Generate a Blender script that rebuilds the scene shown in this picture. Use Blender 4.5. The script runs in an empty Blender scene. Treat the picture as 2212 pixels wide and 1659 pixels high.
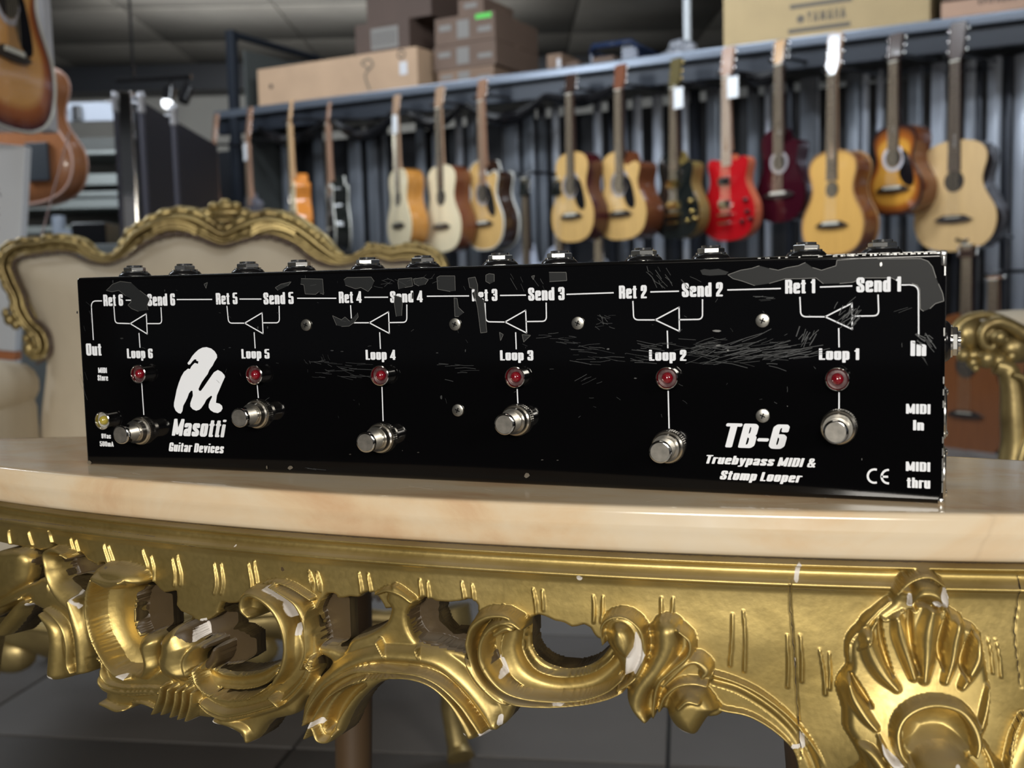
import bpy, bmesh, math, random
import numpy as np
from mathutils import Vector, Matrix
random.seed(7); RNG = np.random.default_rng(7)
C = bpy.context.scene.collection
S = bpy.context.scene
PI = math.pi
FLOOR = -0.64          # the table top lies at z = 0

# ------------------------------------------------------------------ camera
CF, CX, CY, CZ, YAW, PIT, ROL = 2351., .4442, -.4820, .0950, .367, .090, -.023
cy_, sy_ = math.cos(YAW), math.sin(YAW)
FW0 = np.array([-sy_, cy_, 0.]); RT0 = np.array([cy_, sy_, 0.]); UP0 = np.array([0, 0, 1.])
FWD = math.cos(PIT)*FW0 - math.sin(PIT)*UP0; UPP = math.sin(PIT)*FW0 + math.cos(PIT)*UP0
RT = math.cos(ROL)*RT0 + math.sin(ROL)*UPP; UP2 = -math.sin(ROL)*RT0 + math.cos(ROL)*UPP
CAM = np.array([CX, CY, CZ])
cd = bpy.data.cameras.new('camera'); cam = bpy.data.objects.new('camera', cd); C.objects.link(cam)
cam.matrix_world = Matrix(((RT[0], UP2[0], -FWD[0], CX), (RT[1], UP2[1], -FWD[1], CY), (RT[2], UP2[2], -FWD[2], CZ), (0, 0, 0, 1)))
cd.sensor_width = 36; cd.lens = CF/2212*36; cd.clip_start = .02; cd.clip_end = 60
cd.dof.use_dof = True; cd.dof.focus_distance = .54; cd.dof.aperture_fstop = 11.5; cd.dof.aperture_blades = 0
S.camera = cam

# ------------------------------------------------------------------ world, lights, exposure
S.view_settings.view_transform = 'Standard'; S.view_settings.look = 'None'
S.view_settings.gamma = 1; S.view_settings.exposure = 0.0; S.view_settings.use_curve_mapping = False
w = bpy.data.worlds.new('room_air'); S.world = w; w.use_nodes = True
w.node_tree.nodes['Background'].inputs[0].default_value = (.85, .9, 1, 1)
w.node_tree.nodes['Background'].inputs[1].default_value = .05

def camw(xc, zc, z):
    """room coordinates seen from the photographer: metres right, metres ahead, height"""
    p = CAM + RT0*xc + FW0*zc
    return Vector((p[0], p[1], z))
def area(name, loc, target, sx, sy, power, col=(1, 1, 1)):
    l = bpy.data.lights.new(name, 'AREA'); l.shape = 'RECTANGLE'; l.size = sx; l.size_y = sy; l.energy = power; l.color = col
    o = bpy.data.objects.new(name, l); C.objects.link(o); o.location = loc
    z = (Vector(loc)-Vector(target)).normalized(); x = Vector((0, 0, 1)).cross(z)
    x = x.normalized() if x.length > 1e-3 else Vector(RT0); y = z.cross(x)
    o.matrix_world = Matrix(((x[0], y[0], z[0], loc[0]), (x[1], y[1], z[1], loc[1]), (x[2], y[2], z[2], loc[2]), (0, 0, 0, 1))); return o
CEIL = 2.35
WARM = (1, .93, .82); COOL = (.86, .93, 1)
for nm, x, zc, sx, sy, pw, cl, tx in (
        ('fluorescent_or_fill_lamp', -1.0, -1.6, 1.3, .3, 4, WARM, -.8),
        ('fluorescent_or_fill_lamp', 1.0, -1.9, 1.3, .3, 4, WARM, .7),
        ('fluorescent_or_fill_lamp', -.9, 2.3, 1.3, .3, 14, COOL, -.6),
        ('fluorescent_or_fill_lamp', .1, 4.3, 1.5, .3, 60, COOL, .4),
        ('fluorescent_or_fill_lamp', 1.3, 2.9, 1.5, .3, 50, COOL, 1.7),
        ('fluorescent_or_fill_lamp', -2.0, 5.4, 1.5, .3, 50, COOL, -1.6)):
    area(nm, camw(x, zc, CEIL-.06), camw(tx, max(zc, .5)+(1.5 if zc > 2 else .3), .4 if zc > 2 else -.3), sx, sy, pw, cl)
area('frontal_fill_light', camw(-.55, -2.3, .72), camw(0, .6, -.05), 1.1, .5, 62, (1, .95, .86))  # unseen frontal light added behind the camera for marble rim and gold
area('frontal_fill_light', camw(1.5, -1.6, .85), camw(.1, .6, -.05), .5, .5, 18, (1, .95, .88))  # second added frontal fill, no window known there
area('fluorescent_or_fill_lamp', camw(-2.9, 3.0, 2.0), camw(.6, 5.7, .6), .4, 1.4, 70, COOL)  # added fill from the left for the guitar fronts, no lamp known
area('fluorescent_or_fill_lamp', camw(-1.5, 8.2, 2.0), camw(-1.5, 11.4, 1.0), 3., .4, 38, (1, .98, .93))  # added fill that brightens the back wall, no lamp known
for xc, zc, pw in ((-1.5, 4.5, .9), (1.5, 3.2, .8), (-1.5, 8.5, 2.2)): area('ceiling_bounce_fill', camw(xc, zc, CEIL-.42), camw(xc, zc, CEIL+2), 2.6, 1.6, pw, COOL)  # unseen uplights added in place of light bouncing to the ceiling

# ------------------------------------------------------------------ pixel -> place (each on its own real surface)
def ray(px, py):
    d = FWD + RT*(px-1106)/CF - UP2*(py-829.5)/CF
    return CAM, d
def on_y(px, py, y=0.):
    o, d = ray(px, py); t = (y-o[1])/d[1]; return o+d*t
def on_z(px, py, z=0.):
    o, d = ray(px, py); t = (z-o[2])/d[2]; return o+d*t
def at_depth(px, py, zc):
    o, d = ray(px, py); return o+d*(zc/float(d @ FW0))
def face(px, py):
    p = on_y(px, py, 0.); return (p[0], p[2])
def project(P):
    P = np.atleast_2d(P)-CAM; X = P@RT; Y = P@UP2; Z = P@FWD
    return 1106+CF*X/Z, 829.5-CF*Y/Z

# ------------------------------------------------------------------ materials
MAT = {}
def mat(name, col, rough=.5, metal=0., spec=.5, var=None, scale=8., coat=0., bump=0., bscale=60., emit=0., stretch=(1, 1, 1), alpha=1., trans=0., detail=4.):
    if name in MAT: return MAT[name]
    m = bpy.data.materials.new(name); m.use_nodes = True; nt = m.node_tree; b = nt.nodes['Principled BSDF']
    b.inputs['Base Color'].default_value = (*col, 1); b.inputs['Roughness'].default_value = rough
    b.inputs['Metallic'].default_value = metal; b.inputs['Specular IOR Level'].default_value = spec
    b.inputs['Coat Weight'].default_value = coat; b.inputs['Coat Roughness'].default_value = .06
    b.inputs['Transmission Weight'].default_value = trans
    if emit: b.inputs['Emission Color'].default_value = (*col, 1); b.inputs['Emission Strength'].default_value = emit
    if var is not None or bump:
        tc = nt.nodes.new('ShaderNodeTexCoord'); mp = nt.nodes.new('ShaderNodeMapping'); mp.inputs['Scale'].default_value = stretch
        nt.links.new(tc.outputs['Object'], mp.inputs[0])
    if var is not None:
        n = nt.nodes.new('ShaderNodeTexNoise'); n.inputs['Scale'].default_value = scale; n.inputs['Detail'].default_value = detail
        nt.links.new(mp.outputs[0], n.inputs['Vector'])
        r = nt.nodes.new('ShaderNodeValToRGB'); r.color_ramp.elements[0].position = .35; r.color_ramp.elements[1].position = .68
        r.color_ramp.elements[0].color = (*col, 1); r.color_ramp.elements[1].color = (*var, 1)
        nt.links.new(n.outputs[0], r.inputs[0]); nt.links.new(r.outputs[0], b.inputs['Base Color'])
    if bump:
        n2 = nt.nodes.new('ShaderNodeTexNoise'); n2.inputs['Scale'].default_value = bscale; n2.inputs['Detail'].default_value = 5
        bp = nt.nodes.new('ShaderNodeBump'); bp.inputs['Strength'].default_value = bump; bp.inputs['Distance'].default_value = .002
        nt.links.new(mp.outputs[0], n2.inputs['Vector']); nt.links.new(n2.outputs[0], bp.inputs['Height']); nt.links.new(bp.outputs[0], b.inputs['Normal'])
    MAT[name] = m; return m
def vcol_mat(name, attr, rough=.3, coat=.5):
    m = bpy.data.materials.new(name); m.use_nodes = True; nt = m.node_tree; b = nt.nodes['Principled BSDF']
    a = nt.nodes.new('ShaderNodeAttribute'); a.attribute_name = attr; nt.links.new(a.outputs['Color'], b.inputs['Base Color'])
    b.inputs['Roughness'].default_value = rough; b.inputs['Coat Weight'].default_value = coat; MAT[name] = m; return m

BLACK = mat('black_gloss_paint', (.0022, .0022, .0026), .07, 0, .42)
WHITE_INK = mat('white_ink', (.86, .89, .95), .5)
GREYPATCH = mat('scraped_matt_paint', (.016, .0175, .019), .5, 0, .25)
PATCHRIM = mat('scrape_edge', (.16, .16, .155), .4, .3)
SCR = mat('scratch_mark', (.045, .048, .051), .5, .2)
BARE = mat('bare_aluminium', (.72, .72, .70), .22, 1.)
CHROME = mat('chrome', (.78, .77, .74), .09, 1.)
NICKEL = mat('brushed_nickel', (.74, .71, .64), .24, 1., var=(.62, .59, .53), scale=30)
CAPFACE = mat('worn_nickel_face', (.22, .21, .19), .45, .8, var=(.32, .30, .27), scale=300)
BPLAST = mat('black_plastic', (.006, .006, .007), .18)
LEDRED = mat('red_led_lens', (.20, .002, .010), .08, 0, .8, coat=1.)
LEDRIM = mat('led_frosted_collar', (.13, .075, .075), .4, .2, var=(.05, .012, .016), scale=400)
LEDYEL = mat('yellow_led_lens', (.42, .34, .05), .1, 0, .8, coat=1.)
LEDRIMY = mat('led_clear_collar', (.46, .45, .42), .25, .3)

# ------------------------------------------------------------------ mesh helpers
def tag(o, label=None, cat=None, group=None, kind=None):
    if label: o['label'] = label
    if cat: o['category'] = cat
    if group: o['group'] = group
    if kind: o['kind'] = kind
    return o
def empty(name, loc=(0, 0, 0), rz=0., label=None, cat=None, group=None):
    o = bpy.data.objects.new(name, None); C.objects.link(o); o.location = loc; o.rotation_euler = (0, 0, rz)
    o.empty_display_size = .05; return tag(o, label, cat, group)
class MB:
    def __init__(s): s.v = []; s.f = []; s.mi = []; s.wn = False
    def add(s, vs, fs, mi=0):
        k = len(s.v); s.v += [tuple(map(float, p)) for p in vs]; s.f += [tuple(i+k for i in f) for f in fs]; s.mi += [mi]*len(fs); return s
    def box(s, c, d, M=None, bev=0., mi=0):
        x, y, z = [q/2 for q in d]
        if bev <= 0:
            vs = [(a*x, b*y, e*z) for a in (-1, 1) for b in (-1, 1) for e in (-1, 1)]
            fs = [(0, 1, 3, 2), (4, 6, 7, 5), (0, 4, 5, 1), (2, 3, 7, 6), (0, 2, 6, 4), (1, 5, 7, 3)]
        else:
            s.wn = True; bm = bmesh.new(); bmesh.ops.create_cube(bm, size=1)
            bmesh.ops.scale(bm, vec=d, verts=bm.verts)
            bmesh.ops.bevel(bm, geom=list(bm.edges), offset=min(bev, min(d)*.45), segments=2, affect='EDGES', profile=.5)
            bm.verts.index_update(); vs = [tuple(v.co) for v in bm.verts]; fs = [tuple(v.index for v in f.verts) for f in bm.faces]; bm.free()
        if M is not None: vs = [tuple(M @ Vector(v)) for v in vs]
        return s.add([(v[0]+c[0], v[1]+c[1], v[2]+c[2]) for v in vs], fs, mi)
    def lathe(s, prof, n=32, M=None, c=(0, 0, 0), mi=0, caps=True):
        """prof: (radius, height) pairs, turned about local z"""
        vs = []; fs = []
        for r, h in prof:
            for i in range(n): a = 2*PI*i/n; vs.append((r*math.cos(a), r*math.sin(a), h))
        for j in range(len(prof)-1):
            for i in range(n): k = (i+1) % n; fs.append((j*n+i, j*n+k, (j+1)*n+k, (j+1)*n+i))
        if caps:
            fs.append(tuple(range(n-1, -1, -1))); fs.append(tuple((len(prof)-1)*n+i for i in range(n)))
        if M is not None: vs = [tuple(M @ Vector(v)) for v in vs]
        return s.add([(v[0]+c[0], v[1]+c[1], v[2]+c[2]) for v in vs], fs, mi)
    def tube(s, pts, rad, n=8, mi=0, flat=None, closed=False):
        """sweep along 3-D points; flat=(axis vector, factor) squashes the section along that axis"""
        P = [Vector(p) for p in pts]; m = len(P)
        R = rad if hasattr(rad, '__len__') else [rad]*m
        vs = []; fs = []; prev = None
        for i in range(m):
            a = P[(i-1) % m] if closed else P[max(i-1, 0)]; b = P[(i+1) % m] if closed else P[min(i+1, m-1)]
            t = (b-a); t = t.normalized() if t.length > 1e-9 else Vector((0, 0, 1))
            if prev is None:
                u = Vector((0, 0, 1)) if abs(t.z) < .9 else Vector((0, 1, 0))
                u = (u-t*u.dot(t)).normalized()
            else: u = (prev-t*prev.dot(t)); u = u.normalized() if u.length > 1e-6 else prev
            prev = u; v2 = t.cross(u)
            for k in range(n):
                an = 2*PI*k/n; off = (u*math.cos(an)+v2*math.sin(an))*R[i]
                if flat: ax = Vector(flat[0]); off = off-ax*off.dot(ax)*(1-flat[1])
                vs.append(tuple(P[i]+off))
        for j in range(m if closed else m-1):
            for k in range(n):
                k2 = (k+1) % n; j2 = (j+1) % m; fs.append((j*n+k, j*n+k2, j2*n+k2, j2*n+k))
        if not closed: fs.append(tuple(range(n-1, -1, -1))); fs.append(tuple((m-1)*n+k for k in range(n)))
        return s.add(vs, fs, mi)
    def ball(s, c, r, n=12, m=8, M=None, mi=0):
        r = r if hasattr(r, '__len__') else (r, r, r)
        vs = []; fs = []
        for j in range(1, m):
            b = PI*j/m
            for i in range(n): a = 2*PI*i/n; vs.append((r[0]*math.sin(b)*math.cos(a), r[1]*math.sin(b)*math.sin(a), r[2]*math.cos(b)))
        vs += [(0, 0, r[2]), (0, 0, -r[2])]; T = len(vs)-2; B = T+1
        for j in range(m-2):
            for i in range(n): k = (i+1) % n; fs.append((j*n+i, (j+1)*n+i, (j+1)*n+k, j*n+k))
        for i in range(n): k = (i+1) % n; fs.append((T, i, k)); fs.append((B, (m-2)*n+k, (m-2)*n+i))
        if M is not None: vs = [tuple(M @ Vector(v)) for v in vs]
        return s.add([(v[0]+c[0], v[1]+c[1], v[2]+c[2]) for v in vs], fs, mi)
    def build(s, name, mats, parent=None, smooth=True, angle=40, loc=None, label=None, kind=None):
        me = bpy.data.meshes.new(name); me.from_pydata(s.v, [], s.f)
        for m in (mats if isinstance(mats, (list, tuple)) else [mats]): me.materials.append(m)
        if any(s.mi): me.polygons.foreach_set('material_index', s.mi)
        if smooth: me.shade_smooth(); me.set_sharp_from_angle(angle=math.radians(angle))
        me.update(); o = bpy.data.objects.new(name, me); C.objects.link(o)
        if parent: o.parent = parent
        if loc is not None: o.location = loc
        if s.wn and smooth: weigh(o)
        return tag(o, label, kind=kind)
def weigh(o):
    m = o.modifiers.new('weighted_normals', 'WEIGHTED_NORMAL'); m.keep_sharp = True; m.weight = 100
def catmull(P, n=8):
    P = [np.array(p, float) for p in P]
    if len(P) < 3: return [P[0]+(P[-1]-P[0])*i/n for i in range(n+1)]
    Q = [2*P[0]-P[1]]+P+[2*P[-1]-P[-2]]; out = []
    for i in range(1, len(Q)-2):
        for k in range(n):
            t = k/n; a, b, c, d = Q[i-1], Q[i], Q[i+1], Q[i+2]
            out.append(.5*((2*b)+(c-a)*t+(2*a-5*b+4*c-d)*t*t+(3*b-3*c+d-a)*t**3))
    out.append(P[-1]); return out
def fill_poly(pts):
    """triangulated faces for a simple 2-D outline"""
    from mathutils.geometry import tessellate_polygon
    return [tuple(t) for t in tessellate_polygon([[Vector((p[0], p[1], 0)) for p in pts]])]
def dup(root, loc=None, rz=None, label=None):
    r = root.copy(); C.objects.link(r)
    if loc is not None: r.location = loc
    if rz is not None: r.rotation_euler[2] = rz
    if label: r['label'] = label
    for ch in list(root.children):
        c = ch.copy(); C.objects.link(c); c.parent = r
        for g in ch.children: d = g.copy(); C.objects.link(d); d.parent = c
    return r
# ================================================================== the looper pedal (front panel lies in the plane y = 0)
PW, PH, PD = .4505, .105, .052
pedal = empty('looper_pedal', (PW/2, 0, 0), label='long scuffed black six-loop footswitch pedal standing on edge on the marble table top', cat='guitar pedal')
def pp(o): o.location = Vector(o.location)-Vector(pedal.location); o.parent = pedal; return o
def ped_body():
    bm = bmesh.new(); bmesh.ops.create_cube(bm, size=1)
    bmesh.ops.scale(bm, vec=(PW, PD, PH), verts=bm.verts); bmesh.ops.translate(bm, vec=(PW/2, PD/2, PH/2), verts=bm.verts)
    bmesh.ops.bevel(bm, geom=list(bm.edges), offset=.0021, segments=4, affect='EDGES', profile=.5)
    me = bpy.data.meshes.new('enclosure'); bm.to_mesh(me); bm.free(); me.shade_smooth(); me.set_sharp_from_angle(angle=math.radians(35))
    me.materials.append(BLACK); o = bpy.data.objects.new('enclosure', me); C.objects.link(o); weigh(o); return pp(o)
ped_body()
RX = Matrix.Rotation(PI/2, 4, 'X')     # local z -> -y : things standing out of the front panel

# --- lettering: heavy condensed glyphs drawn with a broad pen
yT, yB, xh = .915, .085, .695
ST = lambda x, a=yB, b=yT: ([(x, a), (x, b)], 0)
GL = {
 'M': (.70, [ST(.12), ST(.58), ([(.14, .9), (.35, .16), (.56, .9)], 0, .085)]), 'I': (.24, [ST(.12)]),
 'D': (.52, [ST(.12), ([(.12, yT), (.4, yT), (.4, yB), (.12, yB)], .15)]),
 'R': (.52, [ST(.12), ([(.12, yT), (.39, yT), (.39, .48), (.12, .48)], .13), ([(.2, .48), (.4, .46), (.4, yB)], .08)]),
 'B': (.53, [ST(.12), ([(.12, yT), (.39, yT), (.39, .52), (.12, .52)], .12), ([(.12, .5), (.41, .5), (.41, yB), (.12, yB)], .13)]),
 'S': (.52, [([(.4, .66), (.4, yT), (.12, yT), (.12, .58), (.4, .42), (.4, yB), (.12, yB), (.12, .34)], .14)]),
 'O': (.52, [([(.26, yT), (.4, yT), (.4, yB), (.12, yB), (.12, yT), (.26, yT)], .14)]),
 'G': (.52, [([(.4, .66), (.4, yT), (.12, yT), (.12, yB), (.4, yB), (.4, .44), (.3, .44)], .14), ST(.41, yB, .4)]),
 'L': (.42, [ST(.12), ([(.12, yB), (.32, yB)], 0)]), 'T': (.50, [ST(.25), ([(.1, yT), (.4, yT)], 0)]),
 'V': (.54, [([(.11, yT), (.27, yB), (.43, yT)], 0, .1)]), 'A': (.54, [([(.1, yB), (.27, yT), (.44, yB)], 0, .1), ([(.2, .28), (.34, .28)], 0)]),
 'C': (.52, [([(.4, .64), (.4, yT), (.12, yT), (.12, yB), (.4, yB), (.4, .36)], .14)]),
 'E': (.42, [ST(.12), ([(.12, yB), (.32, yB)], 0), ([(.12, yT), (.32, yT)], 0), ([(.12, .5), (.29, .5)], 0)]),
 'Y': (.52, [([(.1, yT), (.26, .48), (.42, yT)], 0, .1), ST(.26, yB, .5)]), 'H': (.54, [ST(.12), ST(.42), ([(.12, .5), (.42, .5)], 0)]),
 'P': (.50, [ST(.12), ([(.12, yT), (.38, yT), (.38, .44), (.12, .44)], .13)]), 'N': (.56, [ST(.12), ST(.44), ([(.13, .88), (.43, .12)], 0, .09)]),
 '0': (.52, [([(.26, yT), (.4, yT), (.4, yB), (.12, yB), (.12, yT), (.26, yT)], .14)]),
 '1': (.34, [ST(.22), ([(.08, .76), (.2, .83)], 0, .06)]),
 '2': (.50, [([(.12, .62), (.12, yT), (.38, yT), (.38, .58), (.13, .22), (.13, yB)], .12), ([(.12, yB), (.38, yB)], 0)]),
 '3': (.52, [([(.12, .70), (.12, yT), (.4, yT), (.4, .53), (.25, .52)], .12), ([(.25, .52), (.4, .5), (.4, yB), (.12, yB), (.12, .3)], .12)]),
 '4': (.54, [ST(.38), ([(.36, .88), (.11, .32)], 0, .08), ([(.11, .26), (.44, .26)], 0)]),
 '5': (.52, [([(.39, yT), (.13, yT), (.13, .56), (.4, .60), (.4, yB), (.12, yB), (.12, .32)], .1)]),
 '6': (.52, [([(.4, .74), (.4, yT), (.12, yT), (.12, yB), (.4, yB), (.4, .53), (.14, .53)], .14)]),
 '9': (.52, [([(.12, .3), (.12, yB), (.4, yB), (.4, yT), (.12, yT), (.12, .45), (.38, .45)], .14)]),
 'a': (.49, [([(.12, .575), (.12, xh), (.37, xh), (.37, yB)], .11), ([(.37, .40), (.12, .36), (.12, yB), (.28, yB), (.36, .16)], .1)]),
 'b': (.49, [ST(.12), ([(.12, xh), (.37, xh), (.37, yB), (.12, yB)], .12)]),
 'c': (.49, [([(.37, .5), (.37, xh), (.12, xh), (.12, yB), (.37, yB), (.37, .27)], .12)]),
 'd': (.49, [ST(.37), ([(.37, xh), (.12, xh), (.12, yB), (.37, yB)], .12)]),
 'e': (.49, [([(.14, .40), (.37, .40), (.37, xh), (.12, xh), (.12, yB), (.37, yB), (.37, .17)], .11)]),
 'h': (.49, [ST(.12), ([(.12, xh), (.37, xh), (.37, yB)], .11)]), 'i': (.24, [ST(.12, yB, xh-.02), ([(.12, .93), (.12, .935)], 0)]),
 'm': (.72, [ST(.12, yB, xh), ([(.12, xh), (.36, xh), (.36, yB)], .1), ([(.36, xh), (.60, xh), (.60, yB)], .1)]),
 'n': (.49, [ST(.12, yB, xh), ([(.12, xh), (.37, xh), (.37, yB)], .11)]),
 'o': (.49, [([(.25, xh), (.37, xh), (.37, yB), (.12, yB), (.12, xh), (.25, xh)], .12)]),
 'p': (.49, [ST(.12, -.14, xh), ([(.12, xh), (.37, xh), (.37, yB), (.12, yB)], .12)]),
 'r': (.38, [ST(.12, yB, xh), ([(.12, .58), (.18, xh), (.3, xh-.02)], .05)]),
 's': (.48, [([(.36, .56), (.36, xh), (.12, xh), (.12, .46), (.36, .32), (.36, yB), (.12, yB), (.12, .22)], .11)]),
 't': (.36, [ST(.17, yB, .88), ([(.07, xh), (.27, xh)], 0, .07), ([(.17, yB), (.27, yB)], 0, .07)]),
 'u': (.49, [([(.12, xh), (.12, yB), (.37, yB)], .11), ST(.37, yB, xh)]), 'v': (.46, [([(.1, xh), (.23, yB), (.36, xh)], 0, .1)]),
 'y': (.48, [([(.1, xh), (.24, .12)], 0, .1), ([(.38, xh), (.24, -.1), (.1, -.13)], .05, .1)]),
 '-': (.34, [([(.1, .36), (.24, .36)], 0)]), ' ': (.20, []),
 '&': (.62, [([(.54, yB), (.14, .66), (.14, yT), (.36, yT), (.36, .66), (.12, .42), (.12, yB), (.38, yB), (.5, .45)], .1, .085)]),
}
def rounded(pts, r, n=5):
    out = [pts[0]]
    for i in range(1, len(pts)-1):
        p, a, b = map(np.array, (pts[i], pts[i-1], pts[i+1])); la = np.linalg.norm(a-p); lb = np.linalg.norm(b-p)
        q = min(r, la*.5, lb*.5)
        if q < 1e-6: out.append(tuple(p)); continue
        s = p+(a-p)/la*q; e = p+(b-p)/lb*q
        for k in range(n+1): t = k/n; out.append(tuple((1-t)**2*s+2*t*(1-t)*p+t*t*e))
    out.append(pts[-1]); return out
def hull(P):
    P = sorted(set((round(x, 6), round(y, 6)) for x, y in P))
    def half(Q):
        h = []
        for p in Q:
            while len(h) > 1 and (h[-1][0]-h[-2][0])*(p[1]-h[-2][1])-(h[-1][1]-h[-2][1])*(p[0]-h[-2][0]) <= 0: h.pop()
            h.append(p)
        return h[:-1]
    return half(P)+half(P[::-1])
def text_polys(s, a0=.112, b0=.064, slant=0., track=.045):
    x = 0.; out = []
    for ch in s:
        wd, strokes = GL[ch]
        for st in strokes:
            pts = rounded(st[0], st[1]) if st[1] else st[0]; a = st[2] if len(st) > 2 else a0; b = b0; c = .035
            pen = [(a-c, b), (a, b-c), (a, c-b), (a-c, -b), (c-a, -b), (-a, c-b), (-a, b-c), (c-a, b)]
            for p, q in zip(pts[:-1], pts[1:]):
                h = hull([(p[0]+u, p[1]+v) for u, v in pen]+[(q[0]+u, q[1]+v) for u, v in pen])
                out.append([(x+u+slant*v, v) for u, v in h])
        x += wd+track
    return out
def fit_text(s, x0, z0, x1, z1, slant=0., **k):
    P = text_polys(s, slant=slant, **k); xs = [p[0] for h in P for p in h]; ys = [p[1] for h in P for p in h]
    a, b, c, d = min(xs), max(xs), min(ys), max(ys)
    return [[(x0+(u-a)/(b-a)*(x1-x0), z0+(v-c)/(d-c)*(z1-z0)) for u, v in h] for h in P]
EPS = .00012
def flat_polys(mb, polys, y=-EPS):
    for i, h in enumerate(polys):
        yy = y-1e-7*(i % 40); mb.add([(u, yy, v) for u, v in h], [tuple(range(len(h)-1, -1, -1)) if area2(h) > 0 else tuple(range(len(h)))])
def area2(h): return sum(h[i][0]*h[(i+1) % len(h)][1]-h[(i+1) % len(h)][0]*h[i][1] for i in range(len(h)))
def lettering(s, box, slant=0., ycorr=0):
    x0, z1 = face(box[0], box[1]); x1, z0 = face(box[2], box[3])
    mb = MB(); flat_polys(mb, fit_text(s, x0, z0, x1, z1, slant))
    return pp(mb.build('lettering', WHITE_INK, smooth=False))
for s_, b_, sl in (
    ('Ret 6', (222.9, 636.5, 266.6, 660.5), 0), ('Send 6', (317.8, 635, 379, 660), 0), ('Ret 5', (466, 633, 513.7, 657), 0),
    ('Send 5', (568.6, 632, 634.9, 656.6), 0), ('Ret 4', (731.6, 630, 782, 654), 0), ('Send 4', (842.3, 629, 913.9, 652.8), 0),
    ('Ret 3', (1019.2, 625, 1075, 650), 0), ('Send 3', (1140.7, 621.5, 1220, 648.3), 0), ('Ret 2', (1336.9, 617, 1397.5, 644.2), 0),
    ('Send 2', (1472.8, 611.5, 1561.6, 640.3), 0), ('Ret 1', (1696, 604.2, 1761, 633.3), 0), ('Send 1', (1850, 599.4, 1946.3, 629.8), 0),
    ('Out', (185.5, 742, 220, 768), 0), ('Loop 6', (274, 753, 331, 779), 0), ('Loop 5', (521.3, 754, 583, 779.5), 0),
    ('Loop 4', (789.6, 755.5, 855.5, 782.5), 0), ('Loop 3', (1080, 756.5, 1152.6, 784), 0), ('Loop 2', (1402, 755.5, 1483, 785), 0),
    ('Loop 1', (1769, 752.5, 1856, 783.5), 0), ('In', (1967, 736, 2000.8, 769), 0), ('MIDI', (212, 794, 231.5, 805.8), 0),
    ('Store', (210.8, 810, 234, 822.4), 0), ('9Vac', (219, 936.5, 240, 947.5), 0), ('500mA', (215.5, 953, 246, 965), 0),
    ('Masotti', (369.5, 903.5, 491.5, 945), .24), ('Guitar Devices', (364, 955, 485, 979.5), .20),
    ('MIDI', (1957.2, 872.2, 2009.8, 894.6), 0), ('In', (1972.4, 907.2, 1995.8, 930), 0), ('MIDI', (1956.8, 996.9, 2009.4, 1019.2), 0),
    ('thru', (1958.7, 1031, 2009.4, 1055.6), 0), ('TB-6', (1566.3, 913.9, 1706, 970.5), .22),
    ('Truebypass MIDI &', (1525.4, 982.5, 1762, 1014.5), .22), ('Stomp Looper', (1554.6, 1016, 1733.9, 1047.5), .22)):
    lettering(s_, b_, sl)
# --- signal lines
def ribbon(mb, pts, wd=.00058, r=0., y=-EPS):
    P = [face(*p) for p in pts]
    if r: P = rounded(P, r, 6)
    Q = [np.array(P[0])]
    for p in P[1:]:
        if np.linalg.norm(np.array(p)-Q[-1]) > 1e-6: Q.append(np.array(p))
    if len(Q) < 2: return
    D = [(b-a)/np.linalg.norm(b-a) for a, b in zip(Q[:-1], Q[1:])]; vs = []
    for i, p in enumerate(Q):
        t = D[0] if i == 0 else D[-1] if i == len(Q)-1 else (D[i-1]+D[i])/max(np.linalg.norm(D[i-1]+D[i]), 1e-6)
        k = 1. if i in (0, len(Q)-1) else 1/max(float(t @ D[i]), .5); n = np.array([-t[1], t[0]])*wd/2*k
        if i == 0: p = p-t*wd*.3
        if i == len(Q)-1: p = p+t*wd*.3
        vs += [(p[0]+n[0], y, p[1]+n[1]), (p[0]-n[0], y, p[1]-n[1])]
    mb.add(vs, [(2*i, 2*i+1, 2*i+3, 2*i+2) for i in range(len(Q)-1)])
def line_part(lines, r=.0022):
    mb = MB()
    for l in lines: ribbon(mb, l, r=r)
    return pp(mb.build('signal_line', WHITE_INK, smooth=False))
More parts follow.
